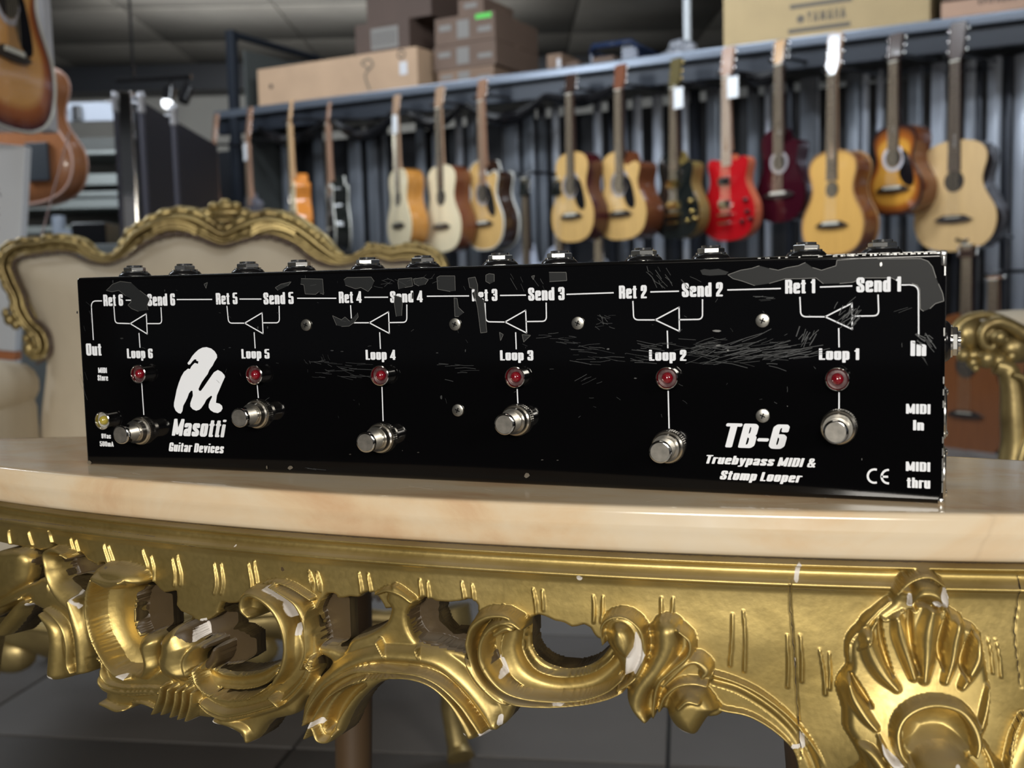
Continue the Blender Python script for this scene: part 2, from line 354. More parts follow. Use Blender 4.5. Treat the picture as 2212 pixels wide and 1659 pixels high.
loops = [
 ([(246.4, 662), (249, 698), (281.6, 699)], (281.6, 699), (316.3, 677.7), (318.4, 721.4), [(348, 664.5), (350, 699), (318.4, 699)], [(300.6, 720), (302.7, 750.4)], [(306.4, 827.8), (311, 895.6)]),
 ([(490.5, 661.5), (494, 698), (528.8, 698)], (528.8, 698), (566.5, 675.6), (568.6, 720.8), [(603.2, 661.5), (604, 697.3), (568.6, 697.3)], [(549.3, 718.4), (551.4, 751.9)], [(556, 832), (558.3, 859)]),
 ([(765.3, 697.2), (798, 697.2)], (798, 697.2), (839.6, 673.6), (841.3, 720.2), [(879, 658.4), (879, 696.2), (841, 696.8)], [(820.4, 718.5), (822, 753)], [(825.4, 836.3), (827.8, 909)]),
 ([(1048, 655), (1049.5, 695), (1091, 695.6)], (1091, 695.6), (1135.7, 670.2), (1137.7, 719.2), [(1180, 654.4), (1180.6, 694), (1137, 694.6)], [(1114, 718.5), (1115.4, 753.6)], [(1117.4, 840.7), (1118.8, 870.4)]),
 ([(1367.3, 651), (1369, 691), (1415.5, 691)], (1415.5, 691), (1467, 663.7), (1467.7, 715.5), [(1517.6, 647.3), (1517.6, 689.8), (1467.5, 690.6)], [(1441.6, 715), (1442.8, 751.4)], [(1443.5, 844.9), (1445.5, 924.8)]),
 ([(1728, 642.2), (1730, 684), (1782.6, 684.3)], (1782.6, 684.3), (1840.3, 655), (1841, 711.2), [(1896.8, 637.2), (1898.3, 682), (1841, 683)], [(1811.8, 709.7), (1812.6, 749.4)], [(1812.6, 848), (1812.6, 882)])]
for a, ap, t1, t2, sd, stem, below in loops:
    line_part([a, sd]); line_part([[ap, t1], [t1, t2], [t2, ap]], 0); line_part([stem]); line_part([below])
line_part([[(757.6, 660), (759.2, 687)]])
for p, q in (((272.6, 648.5), (282.5, 648.5)), ((382.6, 647), (458, 646.7)), ((518.2, 646), (564.4, 646)), ((642.7, 644.3), (726.2, 644.3)),
             ((788, 642.2), (837.9, 642)), ((923, 639.9), (1012.8, 639.2)), ((1081, 638.2), (1135.7, 637.5)), ((1224.5, 635.8), (1325, 632.4)),
             ((1405.7, 630.6), (1466, 629)), ((1572, 626.3), (1686, 623.2)), ((1772, 620), (1840.3, 617.7))):
    line_part([[p, q]])
line_part([[(1948.2, 615.4), (1984, 615.5), (1984.5, 725.3)]], .0035); line_part([[(219.9, 650), (197, 650), (202, 733.8)]], .0035)
# --- CE mark
def arc(cx, cy, r, a0, a1, n=14): return [(cx+r*math.cos(math.radians(a0+(a1-a0)*i/n)), cy-r*math.sin(math.radians(a0+(a1-a0)*i/n))) for i in range(n+1)]
mb = MB(); ribbon(mb, arc(1889, 1028.3, 14.5, 75, 285), .0009); ribbon(mb, arc(1919, 1029.5, 14.5, 90, 270), .0009); ribbon(mb, [(1905, 1029.5), (1917, 1029.8)], .0009)
pp(mb.build('conformity_mark', WHITE_INK, smooth=False))
# --- logo (outline traced in a 6.633x enlargement whose corner is pixel 360,740)
LG = [(575, 65), (640, 85), (690, 125), (722, 175), (725, 215), (690, 270), (660, 330), (615, 390), (590, 450), (545, 510), (510, 560), (480, 615), (458, 665), (465, 690), (492, 692), (530, 640), (575, 575), (630, 495), (680, 425), (735, 392), (790, 420), (830, 465), (838, 492), (800, 575), (760, 670), (722, 755), (708, 862), (760, 875), (795, 905), (803, 945), (780, 985), (735, 1010), (680, 1000), (630, 970), (605, 930), (605, 890), (620, 845), (655, 775), (640, 760), (600, 790), (570, 820), (545, 870), (500, 935), (470, 962), (425, 975), (375, 955), (342, 915), (340, 870), (360, 810), (378, 760), (372, 690), (350, 690), (320, 730), (300, 790), (270, 850), (240, 905), (228, 980), (205, 1018), (170, 1010), (130, 975), (106, 915), (108, 860), (125, 780), (145, 680), (175, 580), (210, 490), (250, 420), (310, 372), (335, 380), (360, 335), (405, 290), (450, 305), (458, 270), (430, 262), (425, 240), (400, 240), (370, 270), (340, 310), (315, 318), (300, 295), (330, 255), (370, 190), (415, 140), (460, 100), (515, 72)]
lp = [face(360+x/6.633, 740+y/6.633) for x, y in LG]
mb = MB(); mb.add([(u, -EPS, v) for u, v in lp], fill_poly(lp)); pp(mb.build('logo_mark', WHITE_INK, smooth=False, label='white brush-stroke letter emblem'))
# --- scraped patches (they take the ink with them), chips and scratches
def patch(pts, rim=True, e=2.2):
    P = [face(*p) for p in pts]; mb = MB(); mb.add([(u, -EPS*e, v) for u, v in P], fill_poly(P), 0)
    if rim:
        for i in range(len(P)):
            a, b = np.array(P[i]), np.array(P[(i+1) % len(P)]); d = b-a; L = np.linalg.norm(d)
            if L < 1e-7 or (i % 5) == 3: continue
            n = np.array([-d[1], d[0]])/L*.00011; mb.add([(q[0], -EPS*(e+.3), q[1]) for q in (a-n, b-n, b+n, a+n)], [(0, 1, 2, 3)], 1)
    pp(mb.build('scraped_patch', [GREYPATCH, PATCHRIM], smooth=False))
z1 = lambda L: [(140+x/3.318, 540+y/3.318) for x, y in L]
z2 = lambda L: [(740+x/2.962, 520+y/2.962) for x, y in L]
z3 = lambda L: [(1350+x/2.566, 500+y/2.566) for x, y in L]
patch(z1([(300, 290), (345, 245), (400, 225), (480, 235), (540, 290), (592, 330), (610, 352), (592, 395), (600, 430), (530, 440), (480, 420), (455, 395), (478, 372), (477, 350), (440, 330), (390, 290), (340, 300)]))
for L in ([(1510, 270), (1550, 245), (1625, 228), (1600, 258), (1530, 290)], [(1695, 205), (1850, 208), (1858, 320), (1835, 310), (1822, 300), (1800, 318), (1725, 315), (1715, 250), (1692, 245)],
          [(1920, 470), (1985, 500), (2010, 480), (2045, 510), (2100, 450), (2105, 480), (2075, 520), (2040, 545), (1985, 548), (1950, 540)], [(1000, 245), (1025, 232), (1015, 275)]): patch(z1(L))
for L in ([(10, 250), (30, 235), (185, 232), (205, 260), (190, 295), (165, 325), (120, 300), (85, 308), (20, 285)], [(360, 245), (445, 238), (450, 290), (400, 300), (362, 310), (355, 270)],
          [(455, 245), (520, 235), (550, 250), (530, 280), (490, 290), (460, 275)], [(605, 235), (625, 225), (720, 225), (723, 320), (690, 325), (610, 310)],
          [(805, 240), (850, 232), (865, 280), (868, 350), (905, 380), (925, 585), (885, 590), (865, 430), (848, 350), (846, 310), (815, 300)], [(715, 365), (735, 370), (742, 425), (778, 460), (745, 485), (720, 485)],
          [(918, 220), (940, 210), (972, 215), (972, 262), (945, 275), (918, 260)], [(1322, 202), (1432, 202), (1436, 255), (1325, 262)], [(335, 350), (375, 362), (385, 400), (380, 480), (345, 485), (332, 400)],
          [(1005, 585), (1030, 600), (1012, 640)], [(1150, 600), (1205, 605), (1160, 648)], [(830, 335), (846, 325), (852, 360), (842, 372)], [(1210, 228), (1230, 222), (1222, 250)], [(445, 330), (455, 335), (452, 372), (444, 368)]): patch(z2(L))
patch(z3([(570, 240), (640, 215), (700, 205), (745, 190), (800, 205), (850, 215), (900, 200), (960, 190), (1000, 172), (1040, 200), (1090, 215), (1170, 190), (1175, 160), (1300, 150), (1400, 152), (1640, 150), (1680, 165), (1705, 195), (1725, 258), (1738, 290), (1762, 345), (1768, 385), (1720, 400), (1690, 428), (1655, 442), (1637, 430), (1634, 320), (1620, 298), (1590, 288), (1530, 286), (1480, 258), (1320, 258), (1262, 282), (1190, 288), (1100, 290), (1060, 258), (960, 262), (890, 262), (800, 288), (720, 300), (650, 275), (600, 262)]), True, .45)
patch(z3([(418, 215), (440, 208), (470, 212), (520, 207), (575, 225), (560, 240), (470, 245), (430, 240)]), False)
patch(z3([(1655, 590), (1680, 600), (1705, 640), (1690, 645)]), False); patch(z3([(1640, 690), (1660, 700), (1680, 745)]), False)
# bare metal, dotted along the worn edges
def blot(mb, cx, cy, rx, ry, y=-EPS*3, n=7):
    P = [face(cx+rx*random.uniform(.7, 1.2)*math.cos(2*PI*i/n), cy+ry*random.uniform(.7, 1.2)*math.sin(2*PI*i/n)) for i in range(n)]
    mb.add([(u, y, v) for u, v in P], [tuple(range(n))])
mb = MB()
for cx, cy, rx, ry in ((1903, 571, 3.5, 5.5), (245, 588+20, 1.3, 4), (357, 628, 1.2, 3), (194, 999, 4.6, 4.4), (168, 675, 2, 3), (757, 981, 3, 1.2), (954, 858, 2.6, 4.6), (1138, 1027, 6, 6), (1172, 993, 3, 1.2), (1205, 994, 3, 1.2),
                       (577, 1009, 2, 4), (628, 1010, 6, 4), (945, 762, 3, 1), (1006, 757, 1.2, 3), (1373, 817, 3, 1), (1548, 715, 9, 2.4), (1552, 746, 6, 1.6), (1573, 757, 3, 2), (264, 731, 4, 1.6), (558, 708, 2, 3.5), (579, 707, 1.6, 3),
                       (1862, 992, 1, 2), (1701, 877, 1.2, 1), (870, 973, 1.3, 1), (904, 977, 3, 1), (718, 757, 4, 1.3), (740, 759, 4, 1.2), (1314, 754, 3, 2), (485, 755, 2, 1), (497, 751, 3, 1), (1746, 1077, 3, 1)):
    blot(mb, cx, cy, rx, ry)
pp(mb.build('paint_chips', BARE, smooth=False, kind='stuff', label='bare metal paint chips'))
mb = MB()
def scratches(x0, y0, x1, y1, n, ang, spread, L0, L1, wd=.00016):
    for _ in range(n):
        x, y = random.uniform(x0, x1), random.uniform(y0, y1); a = math.radians(random.gauss(ang, spread)); L = random.uniform(L0, L1)
        bend = random.uniform(-.05, .05)*L; ca, sa = math.cos(a), math.sin(a)
        ribbon(mb, [(x, y), (x+ca*L*.5-sa*bend, y+sa*L*.5+ca*bend), (x+ca*L, y+sa*L)], wd*random.uniform(.5, 1.6), y=-EPS*2.8-random.random()*1e-5)
scratches(1480, 738, 1690, 790, 70, -6, 10, 15, 80); scratches(1560, 760, 1740, 775, 22, -10, 6, 30, 90, .0002); scratches(1230, 745, 1420, 785, 30, 4, 8, 10, 60)
scratches(1150, 720, 1240, 745, 12, 2, 8, 10, 40); scratches(1280, 670, 1320, 715, 14, 10, 25, 10, 25); scratches(1375, 730, 1560, 760, 18, 8, 8, 15, 60)
scratches(660, 780, 780, 815, 26, 8, 8, 12, 60); scratches(650, 765, 720, 800, 10, 60, 20, 5, 15); scratches(940, 785, 1000, 820, 9, 2, 5, 15, 45)
scratches(1800, 660, 1850, 710, 26, -50, 10, 10, 30, .0003); scratches(1720, 725, 1750, 750, 10, -55, 10, 12, 30, .0003); scratches(1625, 640, 1660, 650, 7, 0, 8, 10, 30)
scratches(800, 600, 950, 620, 14, -20, 25, 8, 28); scratches(1100, 590, 1180, 625, 7, 62, 5, 10, 32); scratches(1390, 575, 1500, 610, 16, 50, 15, 10, 35)
scratches(1970, 720, 2010, 745, 12, 40, 12, 6, 25, .0003); scratches(1930, 672, 1960, 678, 2, -15, 5, 25, 35); scratches(1205, 820, 1300, 835, 6, -25, 8, 10, 30)
scratches(600, 600, 700, 640, 5, -40, 30, 8, 14); scratches(180, 640, 200, 720, 5, 70, 12, 8, 20); scratches(172, 790, 190, 840, 4, 70, 8, 10, 40); scratches(640, 1008, 680, 1014, 4, 8, 3, 10, 34)
scratches(200, 600, 1980, 900, 60, 20, 50, 3, 12, .00012)
pp(mb.build('scratch_marks', SCR, smooth=False, kind='stuff', label='fine grey scratches'))
# worn metal along the top right edge and corner
mb = MB()
for x in np.arange(1640, 2040, 3.1):
    if random.random() < (.15 if x < 1800 else .4):
        p = face(x, 551+(2040-x)*.028); mb.box((p[0], .0004, PH-.0006), (random.uniform(.0004, .0016), .0009, random.uniform(.0002, .0007)))
for z in np.arange(.002, PH-.004, .005):
    if random.random() < .6: mb.box((PW-.00045, .00045, z), (.0005, .0005, random.uniform(.002, .0048)))
mb.box((PW-.0012, .0012, PH-.0012), (.0032, .0034, .0032), bev=.001); mb.box((PW-.001, .001, PH-.003), (.0026, .0028, .006), bev=.001); mb.box((PW-.001, .001, .0013), (.0028, .003, .0028), bev=.001)
for x in np.arange(.395, PW-.004, .0045): mb.box((x, .0022, PH+.00002), (random.uniform(.001, .0044), random.uniform(.0006, .0016), .00016))
pp(mb.build('worn_edge', BARE, kind='stuff', label='bare aluminium where the paint is worn off'))
# --- footswitches: bushing > knurled nut, button cap
nuts = [(1812, 922), (1444.5, 964.5), (1117.5, 907), (825, 945.5), (558.5, 894), (307, 930)]
def knurl(R=.0077, n=96):
    mb = MB(); pr = []
    for j, (sc, h) in enumerate(((.97, 0), (1, .0004), (1, .0021), (.96, .0026))):
        pr.append([(sc*R*(1 if i % 2 else .975)*math.cos(2*PI*i/n), sc*R*(1 if i % 2 else .975)*math.sin(2*PI*i/n), h) for i in range(n)])
    pr.append([(R*.93*math.cos(2*PI*i/n), R*.93*math.sin(2*PI*i/n), .0030) for i in range(n)])
    pr.append([(R*.84*math.cos(2*PI*i/n), R*.84*math.sin(2*PI*i/n), .0036) for i in range(n)])
    pr.append([(R*.80*math.cos(2*PI*i/n), R*.80*math.sin(2*PI*i/n), .0066) for i in range(n)])
    vs = [p for r in pr for p in r]; fs = [(j*n+i, j*n+(i+1) % n, (j+1)*n+(i+1) % n, (j+1)*n+i) for j in range(len(pr)-1) for i in range(n)]
    fs.append(tuple((len(pr)-1)*n+i for i in range(n))); mb.add([tuple(RX @ Vector(v)) for v in vs], fs); return mb
def place_switch(first, i, px, py):
    u, v = face(px, py)
    if first is None:
        b = MB().lathe([(.0046, 0), (.0046, .0078), (.0043, .0082)], 28, RX).build('footswitch', CHROME)
        b.parent = pedal; k = knurl().build('knurled_nut', NICKEL, b, angle=25)
        c = MB().lathe([(.0046, .0076), (.0049, .0080), (.0048, .0146), (.0051, .0150), (.0051, .0166), (.0049, .0171), (.0043, .0174)], 40, RX).build('button_cap', CHROME, b)
        f = MB().lathe([(.0043, .0172), (.0042, .01755)], 40, RX).build('cap_face', CAPFACE, b)
    else: b = dup(first)
    b.location = (u-PW/2, 0, v); return b
sw = None
for i, (px, py) in enumerate(nuts):
    o = place_switch(sw, i, px, py); sw = sw or o
# --- LED bezels
def led(px, py, prot, col, rim):
    # the traced ring is the open end of the bezel, prot in front of the panel
    p = on_y(px, py, -prot); b = MB().lathe([(.0044, 0), (.0044, prot-.0008), (.0050, prot-.0004), (.0050, prot), (.0046, prot+.0002), (.0041, prot-.0006), (.0040, prot-.0024), (.0010, prot-.0026)], 36, RX).build('indicator_bezel', CHROME)
    b.parent = pedal; b.location = (p[0]-PW/2, 0, p[2])
    MB().lathe([(.0040, prot-.0023), (.0036, prot-.0022), (.0026, prot-.0021), (.0020, prot-.0021)], 28, RX).build('led_collar', rim, b)
    MB().lathe([(.0026, prot-.0023), (.0026, prot-.0012), (.0023, prot-.0002), (.0016, prot+.0006), (.0007, prot+.0010), (.0002, prot+.0011)], 24, RX).build('led_lens', col, b)
for px, py in ((1808.5, 819.5), (1440, 817), (1112, 815), (820, 811.5), (548.5, 810), (298, 808)): led(px, py, .0052, LEDRED, LEDRIM)
led(220.5, 908.5, .0052, LEDYEL, LEDRIMY)
# --- screws
SCREW = mat('steel_screw', (.66, .65, .60), .3, 1., var=(.34, .33, .30), scale=500)
first = None
for px, py in ((662.5, 702), (984, 700.5), (990, 886), (1249, 698), (1647.5, 692.5), (1648, 898)):
    u, v = face(px, py)
    if first is None:
        first = b = MB().lathe([(.0031, 0), (.0031, .0006), (.0029, .0009), (.0022, .0011), (.0006, .0012)], 28, RX).build('panel_screw', SCREW)
        b.parent = pedal; m2 = MB(); m2.box((0, -.0012, 0), (.0026, .0002, .0005), Matrix.Rotation(.4, 4, 'Y')); m2.box((0, -.0012, 0), (.0005, .0002, .0026), Matrix.Rotation(.4, 4, 'Y')); m2.build('cross_recess', BPLAST, b)
    else: b = dup(first)
    b.location = (u-PW/2, 0, v)
# --- jacks along the top, one on the right end, two DIN sockets
def jack(M):
    b = MB().lathe([(.0089, 0), (.0088, .0008), (.0078, .0020), (.0066, .0026)], 36, M).build('jack_socket', BPLAST); b.parent = pedal
    MB().lathe([(.0070, .0024), (.0070, .0031), (.0052, .0033)], 36, M).build('washer', CHROME, b)
    h = []; prof = [(.00585, .0031), (.0062, .0034), (.0062, .0049), (.0056, .0053), (.0042, .0053), (.0040, .0042)]
    MB().lathe(prof, 6, M).build('hex_nut', BARE, b, angle=20); MB().lathe([(.0044, .005), (.0044, .0063), (.0034, .0064), (.0032, .003)], 30, M).build('threaded_barrel', CHROME, b)
    return b
j0 = None
for i, (px, py) in enumerate(((292, 598), (400, 594), (536, 590), (647, 587), (795, 582), (914, 578), (1081, 573), (1209, 568), (1391, 562), (1536, 557), (1742, 549), (1906, 541))):
    p = on_y(px, py, PD*.45)
    if j0 is None: j0 = b = jack(Matrix.Identity(4))
    else: b = dup(j0)
    b.location = (p[0]-PW/2, PD*.45, PH); b.rotation_euler[2] = random.uniform(0, 1)
RY = Matrix.Rotation(PI/2, 4, 'Y')
p = on_y(2046, 737, PD*.4); b = jack(RY); b.location = (PW/2, PD*.4, p[2])
for py in (873, 1002):
    p = on_y(2043, py+18, PD*.42)
    b = MB().lathe([(.0115, 0), (.0115, .0006), (.0100, .0012), (.0080, .0012), (.0078, .0002)], 40, RY).build('din_socket', BARE); b.parent = pedal; b.location = (PW/2, PD*.42, p[2])
    MB().lathe([(.0078, .0003), (.0006, .0004)], 30, RY).build('socket_insert', BPLAST, b)
    for dy in (-.009, .009): MB().lathe([(.0016, .0006), (.0014, .0016), (.0004, .0019)], 14, RY).build('rivet', CHROME, b, loc=(0, 0, dy))
# ================================================================== the gilded table
ECX, ECY, EA, EB, ETH, EN = .2282, .0523, .4004, .0960, .0251, 1.8645
def ell(th, off=0.):
    """superellipse outline of the marble; off > 0 moves inwards"""
    th = np.asarray(th, float); c, s = np.cos(th), np.sin(th)
    def P(t):
        c, s = np.cos(t), np.sin(t); return np.stack([EA*np.sign(c)*np.abs(c)**(2/EN), EB*np.sign(s)*np.abs(s)**(2/EN)], -1)
    p = P(th); d = P(th+1e-3)-P(th-1e-3); d /= np.linalg.norm(d, axis=-1, keepdims=True)+1e-12
    n = np.stack([d[..., 1], -d[..., 0]], -1); q = p-n*off
    ce, se = math.cos(ETH), math.sin(ETH)
    return np.stack([ECX+q[..., 0]*ce-q[..., 1]*se, ECY+q[..., 0]*se+q[..., 1]*ce], -1), np.stack([n[..., 0]*ce-n[..., 1]*se, n[..., 0]*se+n[..., 1]*ce], -1)
table = empty('console_table', (.23, .05, FLOOR), label='gilded rococo table with carved pierced apron and oval cream marble top', cat='table')
def tp(o): o.location = Vector(o.location)-Vector(table.location); o.parent = table; return o

# gilding with gesso chips, dust, bole and a painted gap shade showing where the masks say so
def gilt_mat():
    m = bpy.data.materials.new('gilded_carving'); m.use_nodes = True; nt = m.node_tree; b = nt.nodes['Principled BSDF']; L = nt.links.new
    tc = nt.nodes.new('ShaderNodeTexCoord')
    n1 = nt.nodes.new('ShaderNodeTexNoise'); n1.inputs['Scale'].default_value = 26; n1.inputs['Detail'].default_value = 6
    n2 = nt.nodes.new('ShaderNodeTexNoise'); n2.inputs['Scale'].default_value = 420; n2.inputs['Detail'].default_value = 4
    L(tc.outputs['Object'], n1.inputs[0]); L(tc.outputs['Object'], n2.inputs[0])
    cr = nt.nodes.new('ShaderNodeValToRGB'); e = cr.color_ramp.elements; e[0].position = .3; e[0].color = (.42, .31, .105, 1); e[1].position = .7; e[1].color = (.55, .42, .165, 1)
    L(n1.outputs[0], cr.inputs[0])
    def mix(a, bcol, fac):
        x = nt.nodes.new('ShaderNodeMixRGB'); L(fac, x.inputs[0]); L(a, x.inputs[1]); x.inputs[2].default_value = (*bcol, 1); return x.outputs[0]
    def attr(n): a = nt.nodes.new('ShaderNodeAttribute'); a.attribute_name = n; return a
    wear = attr('wear'); sp = nt.nodes.new('ShaderNodeSeparateColor'); L(wear.outputs['Color'], sp.inputs[0])
    # soft wear mask broken up by fine noise -> ragged chip outlines
    def ragged(sock, amt=.5):
        a = nt.nodes.new('ShaderNodeMath'); a.operation = 'MULTIPLY_ADD'; L(n2.outputs[0], a.inputs[0]); a.inputs[1].default_value = amt; L(sock, a.inputs[2])
        r = nt.nodes.new('ShaderNodeMapRange'); r.inputs[1].default_value = .5+amt*.5-.06; r.inputs[2].default_value = .5+amt*.5+.06; L(a.outputs[0], r.inputs[0]); return r.outputs[0]
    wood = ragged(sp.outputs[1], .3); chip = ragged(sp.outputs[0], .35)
    geo = nt.nodes.new('ShaderNodeNewGeometry'); sx = nt.nodes.new('ShaderNodeSeparateXYZ'); L(geo.outputs['Normal'], sx.inputs[0])
    up = nt.nodes.new('ShaderNodeMapRange'); up.inputs[1].default_value = .62; up.inputs[2].default_value = .95; up.inputs[4].default_value = .75; L(sx.outputs[2], up.inputs[0])
    dust = nt.nodes.new('ShaderNodeMath'); dust.operation = 'MULTIPLY'; L(up.outputs[0], dust.inputs[0]); L(n1.outputs[0], dust.inputs[1])
    d2 = nt.nodes.new('ShaderNodeMath'); d2.operation = 'MULTIPLY'; L(dust.outputs[0], d2.inputs[0]); d2.inputs[1].default_value = 1.3; d2.use_clamp = True
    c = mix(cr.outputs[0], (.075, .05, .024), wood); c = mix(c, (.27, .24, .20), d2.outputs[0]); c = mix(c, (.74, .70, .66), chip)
    L(c, b.inputs['Base Color'])
    mx = nt.nodes.new('ShaderNodeMath'); mx.operation = 'MAXIMUM'; L(wood, mx.inputs[0]); L(chip, mx.inputs[1])
    mx2 = nt.nodes.new('ShaderNodeMath'); mx2.operation = 'MAXIMUM'; L(mx.outputs[0], mx2.inputs[0]); L(d2.outputs[0], mx2.inputs[1])
    me = nt.nodes.new('ShaderNodeMapRange'); me.inputs[3].default_value = .86; me.inputs[4].default_value = 0; L(mx2.outputs[0], me.inputs[0]); L(me.outputs[0], b.inputs['Metallic'])
    ro = nt.nodes.new('ShaderNodeMapRange'); ro.inputs[3].default_value = .34; ro.inputs[4].default_value = .50; L(n2.outputs[0], ro.inputs[0]); L(ro.outputs[0], b.inputs['Roughness'])
    bp = nt.nodes.new('ShaderNodeBump'); bp.inputs['Strength'].default_value = .13; bp.inputs['Distance'].default_value = .0012
    n3 = nt.nodes.new('ShaderNodeTexNoise'); n3.inputs['Scale'].default_value = 170; n3.inputs['Detail'].default_value = 5; L(tc.outputs['Object'], n3.inputs[0])
    L(n3.outputs[0], bp.inputs['Height']); L(bp.outputs[0], b.inputs['Normal'])
    return m
GILT = gilt_mat()
INNER = mat('carved_edge_wood', (.16, .115, .05), .5, .45, var=(.05, .036, .02), scale=60, bump=.6, bscale=120, stretch=(1, 1, .2))
GOLD2 = mat('old_gold_paint', (.42, .30, .09), .34, .8, var=(.20, .14, .045), scale=30, bump=.25, bscale=60)
RAWWOOD = mat('brown_table_wood', (.10, .06, .03), .5, var=(.07, .042, .02), scale=12, stretch=(1, 1, .15))

def marble_mat():
    m = bpy.data.materials.new('cream_marble'); m.use_nodes = True; nt = m.node_tree; b = nt.nodes['Principled BSDF']; L = nt.links.new
    tc = nt.nodes.new('ShaderNodeTexCoord'); mp = nt.nodes.new('ShaderNodeMapping'); mp.inputs['Scale'].default_value = (1, 2.2, 1.6); mp.inputs['Rotation'].default_value = (0, .5, .3); L(tc.outputs['Object'], mp.inputs[0])
    n1 = nt.nodes.new('ShaderNodeTexNoise'); n1.inputs['Scale'].default_value = 11; n1.inputs['Detail'].default_value = 7; n1.inputs['Roughness'].default_value = .6; n1.inputs['Distortion'].default_value = .5; L(mp.outputs[0], n1.inputs[0])
    cr = nt.nodes.new('ShaderNodeValToRGB'); e = cr.color_ramp.elements
    e[0].position = .30; e[0].color = (.66, .42, .24, 1); e[1].position = .72; e[1].color = (.80, .69, .53, 1)
    x = cr.color_ramp.elements.new(.44); x.color = (.77, .58, .37, 1); x = cr.color_ramp.elements.new(.56); x.color = (.80, .66, .47, 1); L(n1.outputs[0], cr.inputs[0])
    n2 = nt.nodes.new('ShaderNodeTexNoise'); n2.inputs['Scale'].default_value = 5; n2.inputs['Detail'].default_value = 4; n2.inputs['Roughness'].default_value = .5; n2.inputs['Distortion'].default_value = 1.2; L(mp.outputs[0], n2.inputs[0])
    v = nt.nodes.new('ShaderNodeMath'); v.operation = 'SUBTRACT'; L(n2.outputs[0], v.inputs[0]); v.inputs[1].default_value = .5
    v2 = nt.nodes.new('ShaderNodeMath'); v2.operation = 'ABSOLUTE'; L(v.outputs[0], v2.inputs[0])
    v3 = nt.nodes.new('ShaderNodeMapRange'); v3.inputs[1].default_value = 0; v3.inputs[2].default_value = .012; v3.inputs[3].default_value = .12; v3.inputs[4].default_value = 0; L(v2.outputs[0], v3.inputs[0])
    n4 = nt.nodes.new('ShaderNodeTexNoise'); n4.inputs['Scale'].default_value = 3.2; L(tc.outputs['Object'], n4.inputs[0])
    v4 = nt.nodes.new('ShaderNodeMapRange'); v4.inputs[1].default_value = .56; v4.inputs[2].default_value = .66; L(n4.outputs[0], v4.inputs[0])
    v5 = nt.nodes.new('ShaderNodeMath'); v5.operation = 'MULTIPLY'; L(v3.outputs[0], v5.inputs[0]); L(v4.outputs[0], v5.inputs[1])
    mx = nt.nodes.new('ShaderNodeMixRGB'); L(v5.outputs[0], mx.inputs[0]); L(cr.outputs[0], mx.inputs[1]); mx.inputs[2].default_value = (.30, .19, .10, 1)
    L(mx.outputs[0], b.inputs['Base Color']); b.inputs['Roughness'].default_value = .13; b.inputs['Specular IOR Level'].default_value = .6
    b.inputs['Subsurface Weight'].default_value = .0
    n5 = nt.nodes.new('ShaderNodeTexNoise'); n5.inputs['Scale'].default_value = 60; n5.inputs['Detail'].default_value = 3; L(tc.outputs['Object'], n5.inputs[0])
    r = nt.nodes.new('ShaderNodeMapRange'); r.inputs[3].default_value = .07; r.inputs[4].default_value = .2; L(n5.outputs[0], r.inputs[0]); L(r.outputs[0], b.inputs['Roughness'])
    return m
MARBLE = marble_mat()
def marble_top():
    n = 320; th = np.linspace(0, 2*PI, n, endpoint=False); mb = MB(); rings = []
    prof = [(.006, 0), (.0026, 0), (.0012, -.0004), (.0004, -.0013), (.0001, -.0030), (-.0004, -.0075), (-.0006, -.0085), (-.0001, -.0105), (.0001, -.0140), (.0004, -.0175), (.0010, -.0190), (.0022, -.0199), (.006, -.0200)]
    for off, z in prof:
        p, _ = ell(th, off); rings.append([(a, b, z) for a, b in p])
    vs = [p for r in rings for p in r]; fs = [(j*n+i, j*n+(i+1) % n, (j+1)*n+(i+1) % n, (j+1)*n+i) for j in range(len(rings)-1) for i in range(n)]
    fs = [f[::-1] for f in fs]
    fs.append(tuple(range(n))); k = (len(rings)-1)*n; fs.append(tuple(k+i for i in range(n-1, -1, -1)))
    mb.add(vs, fs); o = tp(mb.build('marble_top', MARBLE, angle=50)); return o
marble_top()
# small bright nicks and hairline scuffs in the polished marble
SCUFF = mat('marble_scuff', (.78, .72, .62), .35)
mb = MB()
def on_top(x, y): p = on_z(x, y, 0.); return (p[0], p[1], .00008)
for _ in range(70):
    x = random.uniform(1950, 2205) if random.random() < .35 else random.uniform(60, 2180); y = random.uniform(1000, 1105)
    p = on_top(x, y)
    t = math.atan2((p[1]-ECY)/EB, (p[0]-ECX)/EA); q, _ = ell(np.array([t]), .004)
    if p[1] < q[0][1]+.003: continue
    a = random.gauss(0, .5); L = random.uniform(.001, .009); wd = random.uniform(.00008, .00022); d = np.array([math.cos(a), math.sin(a)])*L; n = np.array([-d[1], d[0]])/L*wd
    mb.add([(p[0]-d[0]-n[0], p[1]-d[1]-n[1], p[2]), (p[0]+d[0]-n[0], p[1]+d[1]-n[1], p[2]), (p[0]+d[0]+n[0], p[1]+d[1]+n[1], p[2]), (p[0]-d[0]+n[0], p[1]-d[1]+n[1], p[2])], [(0, 1, 2, 3)])
tp(mb.build('marble_scuffs', SCUFF, smooth=False, kind='stuff', label='pale hairline scuffs in the marble'))

# ------------------------------------------------------------------ relief carving
FR = {'A': (0, 1080, 2.865), 'B': (640, 1150, 2.9105), 'C': (1350, 1150, 2.566), 'D': (0, 1130, 3.771), 'E': (180, 1180, 3.77), 'G': (440, 1180, 3.77), 'S': (1780, 1200, 3.613), 'P': (0, 0, 1)}
def fp(f, pts): ox, oy, s = FR[f]; return [(ox+x/s, oy+y/s) for x, y in pts]
